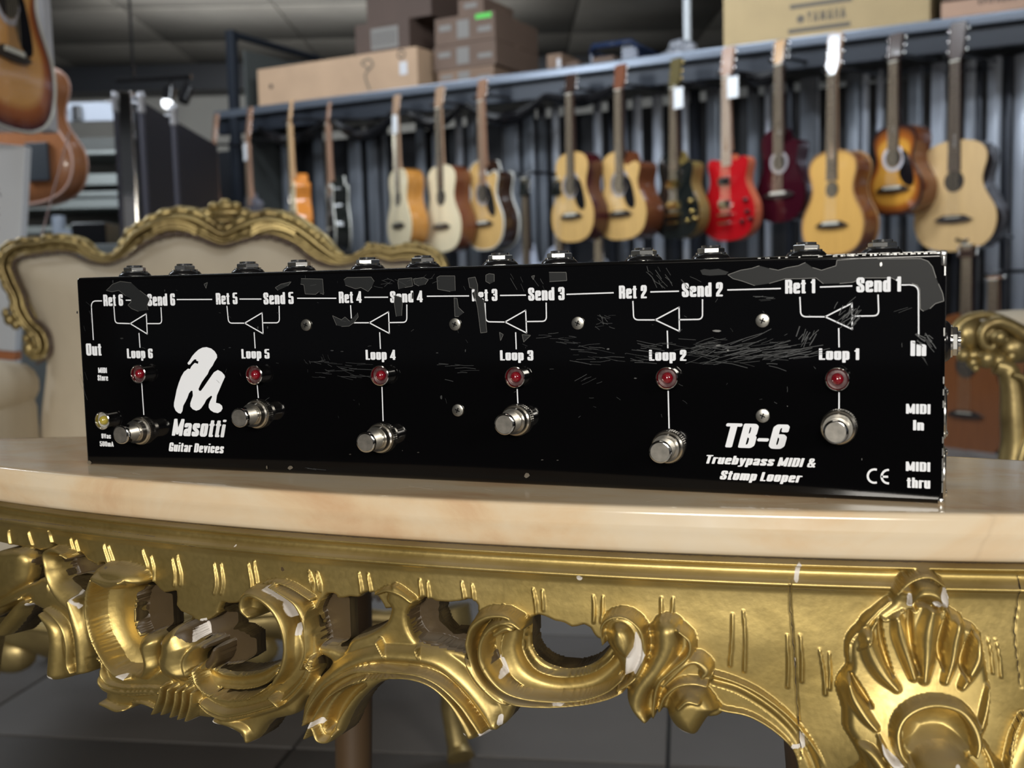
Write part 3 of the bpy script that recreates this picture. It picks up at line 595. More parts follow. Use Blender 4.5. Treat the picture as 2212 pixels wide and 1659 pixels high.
# grid on the curved apron
TH0, TH1 = PI*1.04, PI*1.985
tt = np.linspace(TH0, TH1, 6001); pc, _ = ell(tt, .004); seg = np.hypot(*np.diff(pc, axis=0).T); arc_ = np.concatenate([[0], np.cumsum(seg)])
NS, NZ = 1500, 262; ZT, ZB = -.0206, -.1560
ss = np.linspace(0, arc_[-1], NS); ths = np.interp(ss, arc_, tt); base, nrm = ell(ths, .0065)
zs = np.linspace(ZT, ZB, NZ)
G_ = np.zeros((NZ, NS, 3)); G_[..., 0] = base[None, :, 0]; G_[..., 1] = base[None, :, 1]; G_[..., 2] = zs[:, None]
PX, PY = project(G_.reshape(-1, 3)); PX = PX.reshape(NZ, NS); PY = PY.reshape(NZ, NS)
def smooth(x, a, b): t = np.clip((x-a)/(b-a), 0, 1); return t*t*(3-2*t)
# the drawing is laid on the mean carved surface, which stands proud of the plain fascia
mean_h = .0062*smooth(-zs[:, None]*1000, 36, 54)*smooth(PX, 2600, 1500)+.0022*smooth(-zs[:, None]*1000, 36, 54)+.022*np.exp(-((PX-2010)/190)**2)*smooth(PY, 1380, 1800)
Gm = G_.copy(); Gm[..., 0] += nrm[None, :, 0]*mean_h; Gm[..., 1] += nrm[None, :, 1]*mean_h
PX, PY = project(Gm.reshape(-1, 3)); PX = PX.reshape(NZ, NS); PY = PY.reshape(NZ, NS)
# ground height: cove and bead under the marble, then the plain fascia
def smooth(x, a, b): t = np.clip((x-a)/(b-a), 0, 1); return t*t*(3-2*t)
zz = -zs[:, None]*1000-.9       # millimetres below the top of the marble
H = np.zeros((NZ, NS))
H += np.where(zz < 22.1, -.012, 0)
lip = np.clip((zz-22.1)/1.0, 0, 1)*np.clip((24.6-zz)/1.6, 0, 1)
H += .0032*np.sqrt(np.clip(lip, 0, 1))
cove = np.clip((zz-22.6)/7.8, 0, 1); H += np.where((zz > 22.6) & (zz < 30.4), -.0030*np.sin(PI*cove)-.0004, 0)
bead = np.clip(1-((zz-31.4)/1.25)**2, 0, 1); H += .0016*np.sqrt(bead)
H += -.0011*smooth(zz, 32.2, 36)+.0012*smooth(zz, 36, 60)
SOL = np.full((NZ, NS), 1e3)     # signed distance (pixels), negative = wood
HOLE = np.full((NZ, NS), 1e3)
WEAR = np.zeros((NZ, NS)); WOOD_SHADE = np.zeros((NZ, NS)); OWN = np.zeros((NZ, NS), np.int8)
def bbox(pts, m):
    P = np.array(pts); x0, y0 = P.min(0)-m; x1, y1 = P.max(0)+m
    c = np.where((PX[0] > x0) & (PX[0] < x1) | (PX[-1] > x0) & (PX[-1] < x1))[0]
    if len(c) == 0: return None
    sub = PY[:, c[0]:c[-1]+1]; r = np.where(((sub > y0) & (sub < y1)).any(1))[0]
    if len(r) == 0: return None
    return (slice(r[0], r[-1]+1), slice(c[0], c[-1]+1))
def poly_sdf(pts, X, Y):
    P = np.array(pts); n = len(P); d = np.full(X.shape, 1e9); ins = np.zeros(X.shape, bool)
    for i in range(n):
        a = P[i]; b = P[(i+1) % n]; e = b-a; L2 = e@e
        if L2 < 1e-9: continue
        t = np.clip(((X-a[0])*e[0]+(Y-a[1])*e[1])/L2, 0, 1); d = np.minimum(d, (X-a[0]-t*e[0])**2+(Y-a[1]-t*e[1])**2)
        c = ((a[1] > Y) != (b[1] > Y)) & (X < (b[0]-a[0])*(Y-a[1])/(b[1]-a[1]+1e-12)+a[0]); ins ^= c
    d = np.sqrt(d); return np.where(ins, -d, d)
def smax(a, b, k): h = np.clip(.5+.5*(a-b)/k, 0, 1); return b+(a-b)*h+k*h*(1-h)
def solid(f, pts, sm=True):
    P = fp(f, pts)
    if sm: P = catmull(P+[P[0]], 4)[:-1]; P = [tuple(q) for q in P]
    s = bbox(P, 30)
    if s: SOL[s] = np.minimum(SOL[s], poly_sdf(P, PX[s], PY[s]))
    return P
def body(f, pts, h, edge=10., sm=True, add=True, own=0, mode='max', pw=.5):
    """raised (or sunk, h < 0) field with a rolled edge; h in mm, edge width in pixels"""
    P = fp(f, pts)
    if sm: P = [tuple(q) for q in catmull(P+[P[0]], 4)[:-1]]
    s = bbox(P, 30)
    if not s: return
    d = poly_sdf(P, PX[s], PY[s]); q = np.clip(-d/edge, 0, 1); v = h*.001*(1-(1-q)**2)**pw
    if add: SOL[s] = np.minimum(SOL[s], d)
    if mode == 'max': H[s] = np.where(d < 0, smax(H[s], v, .0008), H[s])
    elif mode == 'add': H[s] += np.where(d < 0, v, 0)
    else: H[s] = np.where(d < 0, h*.001+.0*v, H[s])
    if own: OWN[s] = np.where(d < -.5, own, OWN[s])
def stroke(f, pts, w, h, prof='round', add=False, own=0, mode='max', n=9, base0=0.):
    """sweep along a path; w = half width in frame units (scalar or per point), h = height in mm"""
    sc = FR[f][2]; m = len(pts); W = list(w) if hasattr(w, '__len__') else [w]*m; Hh = list(h) if hasattr(h, '__len__') else [h]*m
    B0 = list(base0) if hasattr(base0, '__len__') else [base0]*m
    Q = catmull([(x, y, ww/sc, hh, bb) for (x, y), ww, hh, bb in zip(fp(f, pts), W, Hh, B0)], n)
    Q = np.array(Q); s = bbox(Q[:, :2], Q[:, 2].max()+4)
    if not s: return
    X, Y = PX[s], PY[s]; best = np.full(X.shape, 1e9); u = np.zeros(X.shape); hv = np.zeros(X.shape); bv = np.zeros(X.shape); sd = np.full(X.shape, 1e9)
    for a, b in zip(Q[:-1], Q[1:]):
        e = b[:2]-a[:2]; L2 = e@e
        if L2 < 1e-9: continue
        t = np.clip(((X-a[0])*e[0]+(Y-a[1])*e[1])/L2, 0, 1); dx = X-a[0]-t*e[0]; dy = Y-a[1]-t*e[1]; d = np.sqrt(dx*dx+dy*dy); r = a[2]+(b[2]-a[2])*t
        k = d-r < sd; sd = np.where(k, d-r, sd); sgn = np.sign(e[0]*dy-e[1]*dx)
        u = np.where(k, sgn*d/np.maximum(r, .1), u); hv = np.where(k, a[3]+(b[3]-a[3])*t, hv); bv = np.where(k, a[4]+(b[4]-a[4])*t, bv)
    au = np.clip(np.abs(u), 0, 1)
    p = {'round': np.sqrt(1-au**2), 'soft': (1-au**2)**2, 'ridge': 1-au, 'cup': .35+.65*au**2.2*np.clip((1-au)*9, 0, 1)**.5*1.0,
         'left': np.sqrt(1-au**2)*(1+.6*u)/1.3, 'band': np.clip((1-au)*3.2, 0, 1)**.5,
         'twin': np.sqrt(1-au**2)*(1-.34*np.exp(-((u-.15)/.13)**2)), 'trough': np.clip((1-au)*8, 0, 1)**.5*(.30+.70*au**2),
         'trip': np.sqrt(1-au**2)*(1-.3*np.exp(-((u-.36)/.11)**2)-.3*np.exp(-((u+.3)/.11)**2))}[prof]
    ins = sd < 0; v = bv*.001+hv*.001*p
    if add: SOL[s] = np.minimum(SOL[s], sd)
    if mode == 'max': H[s] = np.where(ins, smax(H[s], v, .0005), H[s])
    elif mode == 'add': H[s] += np.where(ins, v, 0)
    else: H[s] = np.where(ins, v, H[s])
    if own: OWN[s] = np.where(ins, own, OWN[s])
def wear(f, pts, r=None, arr=None, val=1.):
    sc = FR[f][2]
    if arr is None and r and r > 6: r = r*1.45
    arr = WEAR if arr is None else arr
    if r is None:
        P = fp(f, pts); s = bbox(P, 8)
        if s: d = poly_sdf(P, PX[s], PY[s]); arr[s] = np.maximum(arr[s], val*np.clip(.5-d/5, 0, 1))
    else:
        Q = [np.array(q) for q in fp(f, pts)]; s = bbox(Q, r/sc+8)
        if s:
            d = np.full(PX[s].shape, 1e9)
            for a, b in zip(Q, Q[1:] or Q):
                e = b-a; L2 = max(e@e, 1e-9); t = np.clip(((PX[s]-a[0])*e[0]+(PY[s]-a[1])*e[1])/L2, 0, 1); d = np.minimum(d, np.hypot(PX[s]-a[0]-t*e[0], PY[s]-a[1]-t*e[1]))
            arr[s] = np.maximum(arr[s], val*np.clip(.5-(d-r/sc)/5, 0, 1))
# fascia outline
low = [(-400, 1150), (-60, 1170)]+fp('D', [(60, 210), (200, 230), (250, 250), (330, 235), (400, 180), (425, 200), (440, 240), (560, 290), (600, 262), (625, 330), (700, 375), (725, 350), (760, 350)])+fp('E', [(60, 210), (200, 300), (460, 330), (490, 360), (520, 395), (560, 420), (650, 405), (655, 450), (650, 520), (690, 575), (760, 605), (850, 645), (900, 650), (960, 620), (1010, 580)])+fp('G', [(60, 500), (120, 512), (180, 508), (250, 470), (300, 420), (400, 520), (780, 560), (840, 560), (880, 480), (930, 432), (985, 430), (1030, 468), (1060, 472)])+fp('B', [(230, 450), (280, 440), (335, 445), (365, 420), (400, 404), (440, 408), (462, 440), (500, 520), (700, 500), (725, 462), (760, 438), (800, 450), (840, 470), (920, 475), (1000, 465), (1040, 450), (1080, 455), (1096, 490), (1092, 530), (1200, 640), (1425, 600), (1450, 575), (1490, 560), (1530, 572), (1590, 600), (1650, 612), (1700, 640), (1740, 636), (1780, 624), (1820, 645), (1845, 690), (1870, 712), (1920, 722), (1960, 740), (2080, 800)])+fp('C', [(60, 800), (300, 850), (480, 980), (540, 1035), (640, 1050), (700, 1070), (760, 1100), (810, 1132), (860, 1172), (900, 1210), (930, 1245), (950, 1290), (962, 1340)])+[(1729, 1720), (1736, 1900), (2330, 1900), (2345, 1640), (2390, 1540), (2480, 1470), (2700, 1450), (2700, 900), (-400, 900)]
s_ = (slice(0, NZ), slice(0, NS)); SOL[s_] = poly_sdf(low, PX, PY)
OWN[:] = 0
# knee swell of the right front leg
kn = np.exp(-((PX-2010)/190)**2)*smooth(PY, 1380, 1800); H += .022*kn
ripple = np.zeros_like(H)
# recessed inner frame pieces seen through the piercing
NDEEP = [10]
def deep(f, pts, h=-9., wd=1.):
    NDEEP[0] += 1
    P = fp(f, pts); s = bbox(P, 6)
    if not s: return
    d = poly_sdf(P, PX[s], PY[s]); new = (d < 0) & (SOL[s] > 0)
    H[s] = np.where(new, h*.001+0*PX[s], H[s]); WOOD_SHADE[s] = np.where(new, wd, WOOD_SHADE[s]); OWN[s] = np.where(new, NDEEP[0], OWN[s]); SOL[s] = np.minimum(SOL[s], d)
for L in (('G', [(835, 555), (880, 440), (1040, 430), (1052, 560), (1068, 800), (1060, 850), (890, 850), (860, 700)]), ('B', [(660, 540), (720, 440), (835, 470), (820, 560), (850, 640), (900, 690), (1045, 690), (1045, 790), (740, 720), (690, 650)]),
          ('D', [(230, 250), (350, 270), (350, 450), (220, 450), (190, 330)]), ('D', [(420, 280), (600, 270), (640, 330), (760, 380), (700, 470), (560, 450), (440, 480), (400, 380)]),
          ('E', [(330, 380), (490, 360), (570, 430), (550, 600), (545, 720), (470, 740), (390, 800), (330, 700)]), ('E', [(750, 610), (1000, 560), (1080, 600), (1110, 720), (1000, 790), (840, 800), (760, 720)]), ('G', [(-10, 730), (150, 740), (250, 800), (280, 960), (180, 1020), (0, 1040)])):
    deep(*L)
# --- scroll work, left to right
body('D', [(-260, 300), (-60, 235), (40, 225), (160, 215), (205, 265), (195, 400), (170, 500), (90, 570), (0, 640), (-260, 700)], 8, 26, own=1)
stroke('D', [(-200, 760), (-60, 690), (60, 620), (200, 560), (330, 540)], [60, 60, 55, 60, 75], 6, add=True, own=1)
body('D', [(170, 560), (240, 470), (340, 460), (420, 560), (520, 640), (640, 760), (690, 900), (705, 1200), (640, 1240), (500, 1285), (420, 1270), (355, 1200), (378, 1080), (390, 900), (350, 790), (310, 750), (180, 670)], 5.5, 24, own=1)
stroke('D', [(556, 285), (530, 245), (480, 225), (410, 245), (370, 320), (372, 420), (410, 520), (480, 610), (560, 690), (640, 800), (680, 950), (690, 1100)], [18, 30, 38, 36, 34, 36, 42, 60, 60, 40, 28, 25], 9, 'left', add=True, own=1)
stroke('D', [(560, 640), (600, 800), (635, 950), (650, 1120), (650, 1210)], [30, 50, 58, 60, 55], 10, own=1)
stroke('D', [(350, 740), (430, 850), (455, 980), (450, 1100), (440, 1230)], [25, 62, 72, 80, 78], 11.5, own=1)
stroke('D', [(370, 700), (450, 760), (520, 860), (555, 1000), (560, 1150), (590, 1220)], [12, 24, 30, 28, 24, 20], 10.5, own=1)
stroke('D', [(-60, 900), (40, 780), (110, 690), (200, 660)], [50, 55, 40, 25], 6, add=True, own=1)
stroke('D', [(-80, 700), (10, 670), (120, 625), (175, 650)], 18, 8.5, own=1)
# big left C with its hollow
body('E', [(62, 240), (15, 380), (8, 560), (50, 740), (120, 900), (210, 1010), (300, 1100), (400, 1060), (430, 950), (390, 800), (335, 690), (318, 560), (335, 440), (390, 350), (280, 260)], -4, 30, own=1, mode='set')
body('E', [(62, 240), (15, 380), (8, 560), (50, 740), (120, 900), (210, 1010), (300, 1100), (400, 1060), (430, 950), (390, 800), (335, 690), (318, 560), (335, 440), (390, 350), (280, 260)], -5.5, 34, own=1, mode='add', add=False, pw=1)
stroke('E', [(55, 280), (16, 400), (10, 560), (45, 730), (120, 890), (220, 1030), (330, 1090)], [22, 15, 13, 13, 14, 16, 20], 9, add=True, own=1)
stroke('E', [(385, 370), (335, 450), (318, 560), (332, 690), (388, 800)], 10, 1, own=1)
body('E', [(40, 250), (90, 180), (200, 140), (330, 150), (430, 200), (460, 280), (440, 330), (300, 365), (200, 355), (110, 300)], 13, 34, own=1)
stroke('E', [(150, 250), (250, 290), (350, 280)], [60, 75, 45], 15, own=1)
body('E', [(405, 840), (430, 760), (490, 728), (560, 745), (590, 800), (575, 900), (590, 1010), (500, 1110), (400, 1100), (350, 1080), (420, 1040), (440, 960)], 10, 30, own=1)
body('E', [(600, 860), (610, 760), (660, 700), (730, 655), (800, 680), (840, 760), (870, 830), (850, 950), (870, 1060), (800, 1120), (700, 1110), (610, 1040), (580, 930)], 13, 40, own=1)
stroke('E', [(985, 830), (930, 835), (870, 880), (835, 950), (850, 1030), (900, 1090)], [25, 38, 44, 46, 44, 38], 11, 'left', add=True, own=1)
stroke('E', [(1040, 860), (1010, 940), (950, 1000), (900, 1040)], [26, 42, 48, 30], 7, add=True, own=1)
# lower lip of the cartouche
CART = [(60, 880), (110, 1000), (112, 1180), (112, 1290), (150, 1350), (250, 1375), (340, 1345), (410, 1325), (480, 1332), (560, 1372), (680, 1370), (800, 1412), (980, 1442)]
CG = [(20, 1430), (130, 1500), (210, 1520), (240, 1590), (320, 1640), (380, 1600), (440, 1510), (500, 1460), (580, 1440), (700, 1405), (760, 1310), (850, 1180), (900, 1060), (880, 860), (840, 700), (690, 700), (620, 1020), (450, 1180), (250, 1240), (60, 1200), (-60, 1080), (-160, 1060), (-300, 1000), (-560, 1050), (-800, 1000)]
G2E = [(x+(440-180)*3.77, y) for x, y in CG]
body('E', CART+G2E, 5, 22, own=1)
stroke('E', [(75, 930), (100, 1040), (160, 1140), (260, 1180), (380, 1190), (500, 1185), (620, 1190)], [26, 46, 56, 58, 56, 52, 46], 10, 'trip', own=1)
stroke('E', [(110, 1280), (170, 1300), (260, 1340), (330, 1340)], [12, 26, 30, 12], 9, own=1)
stroke('E', [(380, 1280), (470, 1290), (560, 1330)], [14, 22, 12], 7.5, own=1)
for i, ((a, b), (c_, d_)) in enumerate((((668, 1130), (596, 1350)), ((725, 1150), (672, 1355)), ((790, 1165), (745, 1375)), ((850, 1160), (808, 1390)), ((915, 1180), (868, 1405)))):
    stroke('E', [(a, b), ((a+c_)/2+12, (b+d_)/2), (c_, d_)], [18, 26, 20], 12.5, own=1)
stroke('G', [(-20, 1290), (60, 1350), (180, 1390), (330, 1370), (480, 1330), (620, 1280), (740, 1180), (830, 1060), (870, 940)], [40, 56, 62, 60, 58, 56, 52, 46, 36], 10, 'twin', own=1)
stroke('G', [(60, 1440), (180, 1460), (300, 1520), (330, 1600)], [26, 44, 52, 30], 7.5, own=1)
stroke('G', [(560, 1210), (620, 1250), (650, 1290)], [10, 24, 12], 14, own=1)
# right C: trough and outer rolls
stroke('G', [(-90, 1050), (0, 1100), (90, 1140), (250, 1150), (400, 1120), (520, 1040)], [50, 62, 64, 66, 62, 40], 6, 'trough', add=True, own=1, mode='set', base0=-3)
stroke('G', [(-90, 1000), (-40, 1130), (60, 1215), (200, 1255), (340, 1245), (470, 1180), (570, 1080), (620, 960)], [10, 12, 13, 13, 12, 11, 9, 7], 10.5, own=1)
body('G', [(300, 480), (320, 400), (390, 345), (470, 340), (590, 420), (700, 560), (760, 700), (800, 840), (780, 960), (690, 1100), (600, 1120), (590, 1000), (640, 880), (635, 720), (590, 600), (520, 520), (450, 475), (440, 540), (430, 590), (360, 575)], 8, 30, own=1)
stroke('G', [(400, 560), (345, 500), (355, 410), (430, 380), (530, 440), (620, 540), (680, 680), (700, 830), (670, 980), (600, 1100)], [36, 44, 48, 50, 50, 48, 46, 48, 46, 34], 13, own=1)
stroke('G', [(560, 320), (660, 400), (750, 480), (810, 600), (830, 740), (830, 880), (790, 1000)], [14, 26, 34, 36, 34, 32, 24], 9.5, add=True, own=1)
stroke('G', [(470, 310), (580, 300), (680, 340), (780, 420), (860, 480)], [10, 14, 16, 16, 12], 5, add=True, own=1)
for a, b in (((830, 970), (890, 1020)), ((850, 940), (910, 985))): stroke('G', [a, b], 15, 10.5, own=1)
# the arch and the post
body('B', [(95, 735), (180, 745), (260, 765), (300, 700), (420, 655), (520, 590), (552, 500), (530, 440), (600, 330), (690, 400), (720, 460), (672, 530), (690, 640), (760, 720), (900, 742), (1060, 790), (1150, 900), (1250, 1010), (1350, 1100), (1335, 1160), (1290, 1240), (1200, 1290), (1100, 1335), (1010, 1310), (998, 1200), (940, 1090), (870, 1010), (740, 968), (600, 955), (480, 985), (380, 1060), (290, 1180), (230, 1310), (150, 1340), (60, 1310), (10, 1200), (30, 1090), (100, 950), (180, 850), (100, 790)], 3.5, 14, own=1)
stroke('B', [(480, 400), (560, 370), (640, 400), (700, 460)], [10, 20, 20, 10], 4, own=1)
stroke('B', [(30, 1180), (60, 1060), (150, 940), (290, 830), (470, 770), (680, 770), (860, 800), (1000, 890), (1120, 1010), (1210, 1130), (1240, 1210)], [30, 55, 62, 66, 70, 72, 72, 76, 80, 80, 55], 9, 'left', own=1)
stroke('B', [(60, 1200), (100, 1090), (190, 970), (320, 890), (430, 862), (620, 872), (780, 890), (910, 950), (1030, 1060), (1110, 1170), (1170, 1260)], [15, 19, 20, 20, 17, 16, 17, 19, 22, 24, 18], 12, own=1)
stroke('B', [(420, 930), (560, 915), (720, 920), (850, 965), (960, 1060), (1040, 1180), (1090, 1280)], [8, 12, 15, 18, 24, 36, 40], 10, own=1)
stroke('B', [(60, 1290), (110, 1180), (200, 1040), (320, 960), (420, 925)], [14, 14, 13, 11, 8], 11, own=1)
stroke('B', [(170, 1250), (220, 1140), (300, 1040), (390, 985)], [30, 42, 36, 16], -8, 'round', mode='add', own=1)
stroke('B', [(100, 1240), (130, 1310), (190, 1320), (225, 1280)], [16, 20, 20, 12], 9, add=True, own=1)
for a, b in (((500, 690), (555, 800)), ((745, 740), (770, 800))): stroke('B', [a, b], 12, 10, own=1)
# third C
body('B', [(1060, 700), (1100, 560), (1200, 500), (1330, 505), (1430, 570), (1440, 620), (1440, 760), (1500, 850), (1620, 905), (1760, 905), (1880, 850), (1960, 760), (2060, 780), (2070, 900), (2070, 1000), (1950, 1060), (1780, 1090), (1560, 1105), (1380, 1090), (1240, 1020), (1120, 900)], -2, 20, own=1, mode='set')
stroke('B', [(1350, 640), (1330, 760), (1380, 880), (1480, 960), (1650, 1000), (1850, 970), (1980, 880), (2040, 790)], [70, 80, 82, 72, 70, 68, 60, 50], 6, 'trough', own=1, mode='max', base0=-2)
stroke('B', [(1390, 560), (1310, 520), (1200, 530), (1105, 600), (1075, 720), (1100, 850), (1180, 970), (1300, 1060), (1450, 1085), (1620, 1092), (1800, 1078), (1960, 1040), (2050, 1000)], [12, 28, 38, 42, 42, 44, 42, 34, 20, 18, 18, 18, 14], 11, own=1)
stroke('B', [(1380, 590), (1300, 565), (1215, 610), (1170, 700), (1175, 810), (1240, 920), (1340, 1000), (1480, 1040), (1650, 1052), (1820, 1040), (1960, 990), (2050, 920)], [18, 30, 34, 34, 34, 32, 26, 20, 18, 18, 18, 14], 12, own=1)
stroke('B', [(1290, 560), (1360, 560), (1420, 600)], [22, 34, 22], 12, own=1)
stroke('B', [(1250, 640), (1320, 600), (1360, 610)], [24, 40, 22], 11, own=1)
body('B', [(1910, 640), (1930, 560), (1990, 510), (2070, 505), (2150, 550), (2200, 660), (2195, 780), (2150, 880), (2060, 930), (2010, 830), (1950, 740)], 7, 24, own=1)
stroke('B', [(1930, 700), (1925, 590), (1985, 525), (2080, 520), (2160, 600), (2190, 720), (2170, 840), (2110, 930), (2020, 990)], [10, 18, 22, 24, 26, 26, 26, 24, 16], 11.5, own=1)
body('B', [(1960, 640), (1990, 570), (2060, 560), (2120, 620), (2140, 720), (2100, 800), (2040, 790), (1980, 720)], 13, 26, own=1)
# leaf sprays, foot and arch rim
body('C', [(110, 560), (190, 500), (300, 515), (375, 590), (390, 660), (380, 710), (440, 735), (490, 820), (455, 868), (380, 850), (540, 1000), (470, 1060), (200, 1010), (150, 1060), (90, 1055), (0, 920), (-20, 840), (60, 790), (130, 680)], 3.5, 12, own=2)
stroke('C', [(230, 560), (225, 650), (170, 760), (90, 860), (60, 960), (110, 1040)], [90, 84, 72, 66, 62, 26], 11, own=2)
stroke('C', [(300, 540), (360, 600), (350, 680), (260, 760), (190, 830), (165, 930), (160, 1020)], [16, 22, 24, 22, 20, 18, 14], 11.5, own=2)
stroke('C', [(430, 800), (450, 770), (400, 720), (340, 730), (260, 800), (210, 850)], [26, 40, 34, 26, 24, 18], 10, own=2)
stroke('C', [(455, 850), (380, 835), (290, 850), (220, 910), (190, 990)], [14, 20, 20, 18, 12], 10.5, own=2)
body('C', [(240, 930), (290, 880), (380, 865), (450, 890), (520, 990), (470, 1030), (430, 1090), (390, 1140), (320, 1130), (260, 1080), (225, 1010)], 12, 38, own=2)
stroke('C', [(300, 960), (350, 920), (410, 930)], [22, 34, 22], 14, own=2)
stroke('C', [(490, 815), (600, 850), (720, 905), (830, 980), (930, 1070), (1020, 1180), (1090, 1290), (1150, 1400)], [14, 15, 15, 15, 15, 16, 17, 18], 4.2, 'round', own=3)
stroke('C', [(480, 860), (620, 900), (750, 970), (870, 1060), (960, 1160), (1040, 1300), (1080, 1420)], [26, 34, 36, 38, 38, 38, 36], -2.2, 'soft', mode='add', own=3)
stroke('C', [(470, 1000), (560, 1020), (680, 1045), (790, 1105), (890, 1190), (945, 1280), (975, 1400)], [16, 15, 14, 14, 14, 16, 18], 3.4, own=3)
# --- shell at the knee
SH = [(500, 320), (560, 240), (680, 130), (800, 110), (900, 180), (955, 300), (960, 390), (1040, 450), (1100, 515), (1180, 560), (1240, 680), (1270, 820), (1290, 950), (1310, 1100), (1290, 1320), (1250, 1440), (1320, 1560), (1400, 1800), (200, 1800), (300, 1640), (230, 1480), (160, 1360), (150, 1200), (105, 1060), (130, 960), (190, 880), (180, 760), (200, 660), (280, 560), (300, 500), (400, 400)]
body('S', SH, 7, 22, own=2, mode='add', add=False)
for pts, wd in (([(820, 370), (800, 560), (790, 760), (770, 950)], [70, 105, 90, 50]), ([(560, 470), (590, 600), (640, 760), (690, 930)], [60, 84, 76, 46]), ([(330, 620), (370, 760), (450, 900), (560, 1020)], [70, 96, 86, 46]),
               ([(1030, 500), (1010, 640), (980, 800), (930, 960)], [60, 74, 62, 38]), ([(1200, 640), (1180, 780), (1120, 900), (1060, 1000)], [46, 72, 62, 36]), ([(190, 980), (230, 1100), (320, 1240), (400, 1330)], [40, 66, 60, 36]), ([(1270, 1000), (1240, 1160), (1200, 1300)], [30, 44, 34])):
    stroke('S', pts, wd, 4.2, 'soft', mode='add', own=2)
for pts, wd in (([(425, 470), (440, 620), (470, 760), (530, 930)], [12, 22, 22, 10]), ([(655, 400), (660, 560), (680, 740), (740, 900)], [16, 30, 24, 10]), ([(960, 400), (920, 580), (895, 740), (930, 880)], [14, 28, 24, 10]),
               ([(1150, 590), (1100, 720), (1070, 840), (1110, 940)], [14, 26, 26, 12]), ([(215, 930), (270, 1030), (365, 1170)], [12, 24, 14])):
    stroke('S', pts, wd, -5.2, 'round', mode='add', own=2)
stroke('S', [(500, 330), (400, 420), (290, 560), (200, 690), (195, 850)], [14, 16, 18, 16, 12], 2.2, mode='add', own=2)
stroke('S', [(600, 400), (480, 480), (420, 470), (370, 560), (360, 640), (270, 730)], [12, 14, 14, 14, 14, 10], 2.2, mode='add', own=2)
body('S', [(610, 300), (640, 220), (700, 160), (790, 150), (880, 190), (945, 280), (958, 350), (930, 390), (860, 360), (780, 330), (710, 330), (660, 362), (620, 350)], 13, 30, own=2, add=False, mode='max')
stroke('S', [(540, 260), (640, 160), (780, 120), (900, 190)], [18, 24, 24, 16], 11, own=2)
stroke('S', [(690, 400), (700, 360), (760, 345), (840, 375), (900, 410)], [14, 20, 20, 20, 10], -5, 'round', mode='add', own=2)
body('S', [(600, 1420), (620, 1260), (720, 1180), (860, 1150), (1010, 1190), (1110, 1300), (1140, 1440), (1060, 1500), (680, 1500)], -7, 60, own=2, mode='add', add=False, pw=1)
stroke('S', [(640, 1560), (570, 1470), (550, 1330), (600, 1210), (720, 1130), (870, 1105), (1030, 1150), (1130, 1270), (1170, 1400), (1150, 1500)], [22, 36, 42, 44, 44, 42, 42, 44, 42, 24], 7, 'round', mode='add', own=2)
body('S', [(640, 1560), (720, 1480), (860, 1440), (1000, 1470), (1120, 1560), (1220, 1700), (1200, 1900), (600, 1900), (560, 1700)], 15, 70, own=2, mode='add', add=False)
stroke('S', [(420, 1390), (460, 1500), (520, 1570), (620, 1560)], [10, 26, 26, 12], 7, mode='add', own=2)
stroke('S', [(260, 1450), (350, 1500), (440, 1620), (500, 1750)], [20, 44, 50, 44], 4.5, mode='add', own=2)
stroke('S', [(1240, 1470), (1290, 1560), (1320, 1700)], [18, 30, 26], 3.5, mode='add', own=2)
stroke('S', [(1561, 1260), (1490, 1420), (1450, 1600), (1430, 1750)], [16, 20, 22, 22], 4.5, mode='add')
body('S', [(1590, 1240), (1480, 1500), (1440, 1800), (1800, 1800), (1800, 1240)], 5, 40, mode='add', add=False)
# --- paired gouge ticks along the fascia
def tick(f, x0, y0, x1, y1, w=12.5, h=1.5):
    stroke(f, [(x0, y0), ((x0*.45+x1*.55)+(y1-y0)*.02, (y0+y1)/2), (x1, y1)], [w*.45, w*.9, w], h, 'soft', mode='add', own=0, n=5)
for L in (('A', 45, 190, 10, 285), ('A', 170, 200, 162, 285), ('A', 300, 190, 300, 270), ('A', 428, 240, 420, 330), ('A', 460, 250, 448, 332), ('A', 632, 275, 618, 400), ('A', 660, 285, 650, 395), ('A', 872, 310, 862, 440), ('A', 915, 350, 880, 525),
          ('A', 1045, 370, 1005, 555), ('A', 1085, 345, 1045, 552), ('A', 1305, 400, 1258, 605), ('A', 1350, 400, 1300, 605), ('A', 1525, 400, 1490, 590), ('A', 1565, 380, 1535, 555), ('A', 1895, 445, 1895, 590), ('A', 1945, 455, 1935, 590),
          ('B', 70, 262, 58, 392), ('B', 118, 265, 105, 395), ('B', 385, 258, 365, 410), ('B', 440, 265, 425, 410), ('B', 765, 300, 745, 460), ('B', 812, 318, 795, 440), ('B', 1030, 315, 1025, 458), ('B', 1095, 335, 1085, 455), ('B', 1480, 360, 1478, 545), ('B', 1537, 370, 1525, 520),
          ('B', 1860, 410, 1845, 600), ('B', 1918, 415, 1895, 600), ('C', 197, 370, 190, 490), ('C', 262, 372, 250, 490), ('C', 592, 475, 578, 772), ('C', 655, 455, 660, 805), ('C', 900, 600, 905, 892), ('C', 975, 600, 985, 860), ('C', 1085, 680, 1118, 930), ('C', 1140, 700, 1140, 900),
          ('S', 1300, 660, 1340, 945), ('S', 1365, 680, 1405, 975)): tick(*L)
# --- joints between the apron blocks
JOINTS = []
for f, L in (('C', [(915, 270), (918, 420), (930, 560), (945, 760), (965, 1060), (980, 1290)]), ('S', [(1535, 170), (1520, 400), (1510, 600), (1530, 800), (1560, 1060)]), ('S', [(1560, 1240), (1500, 1350), (1450, 1560)])):
    stroke(f, L, 8, -.9, 'soft', mode='add', own=0, n=5); JOINTS.append(fp(f, L))
H += .00005*np.sin(PX*.045+np.sin(PY*.03)*2)*smooth(zz, 34, 44)
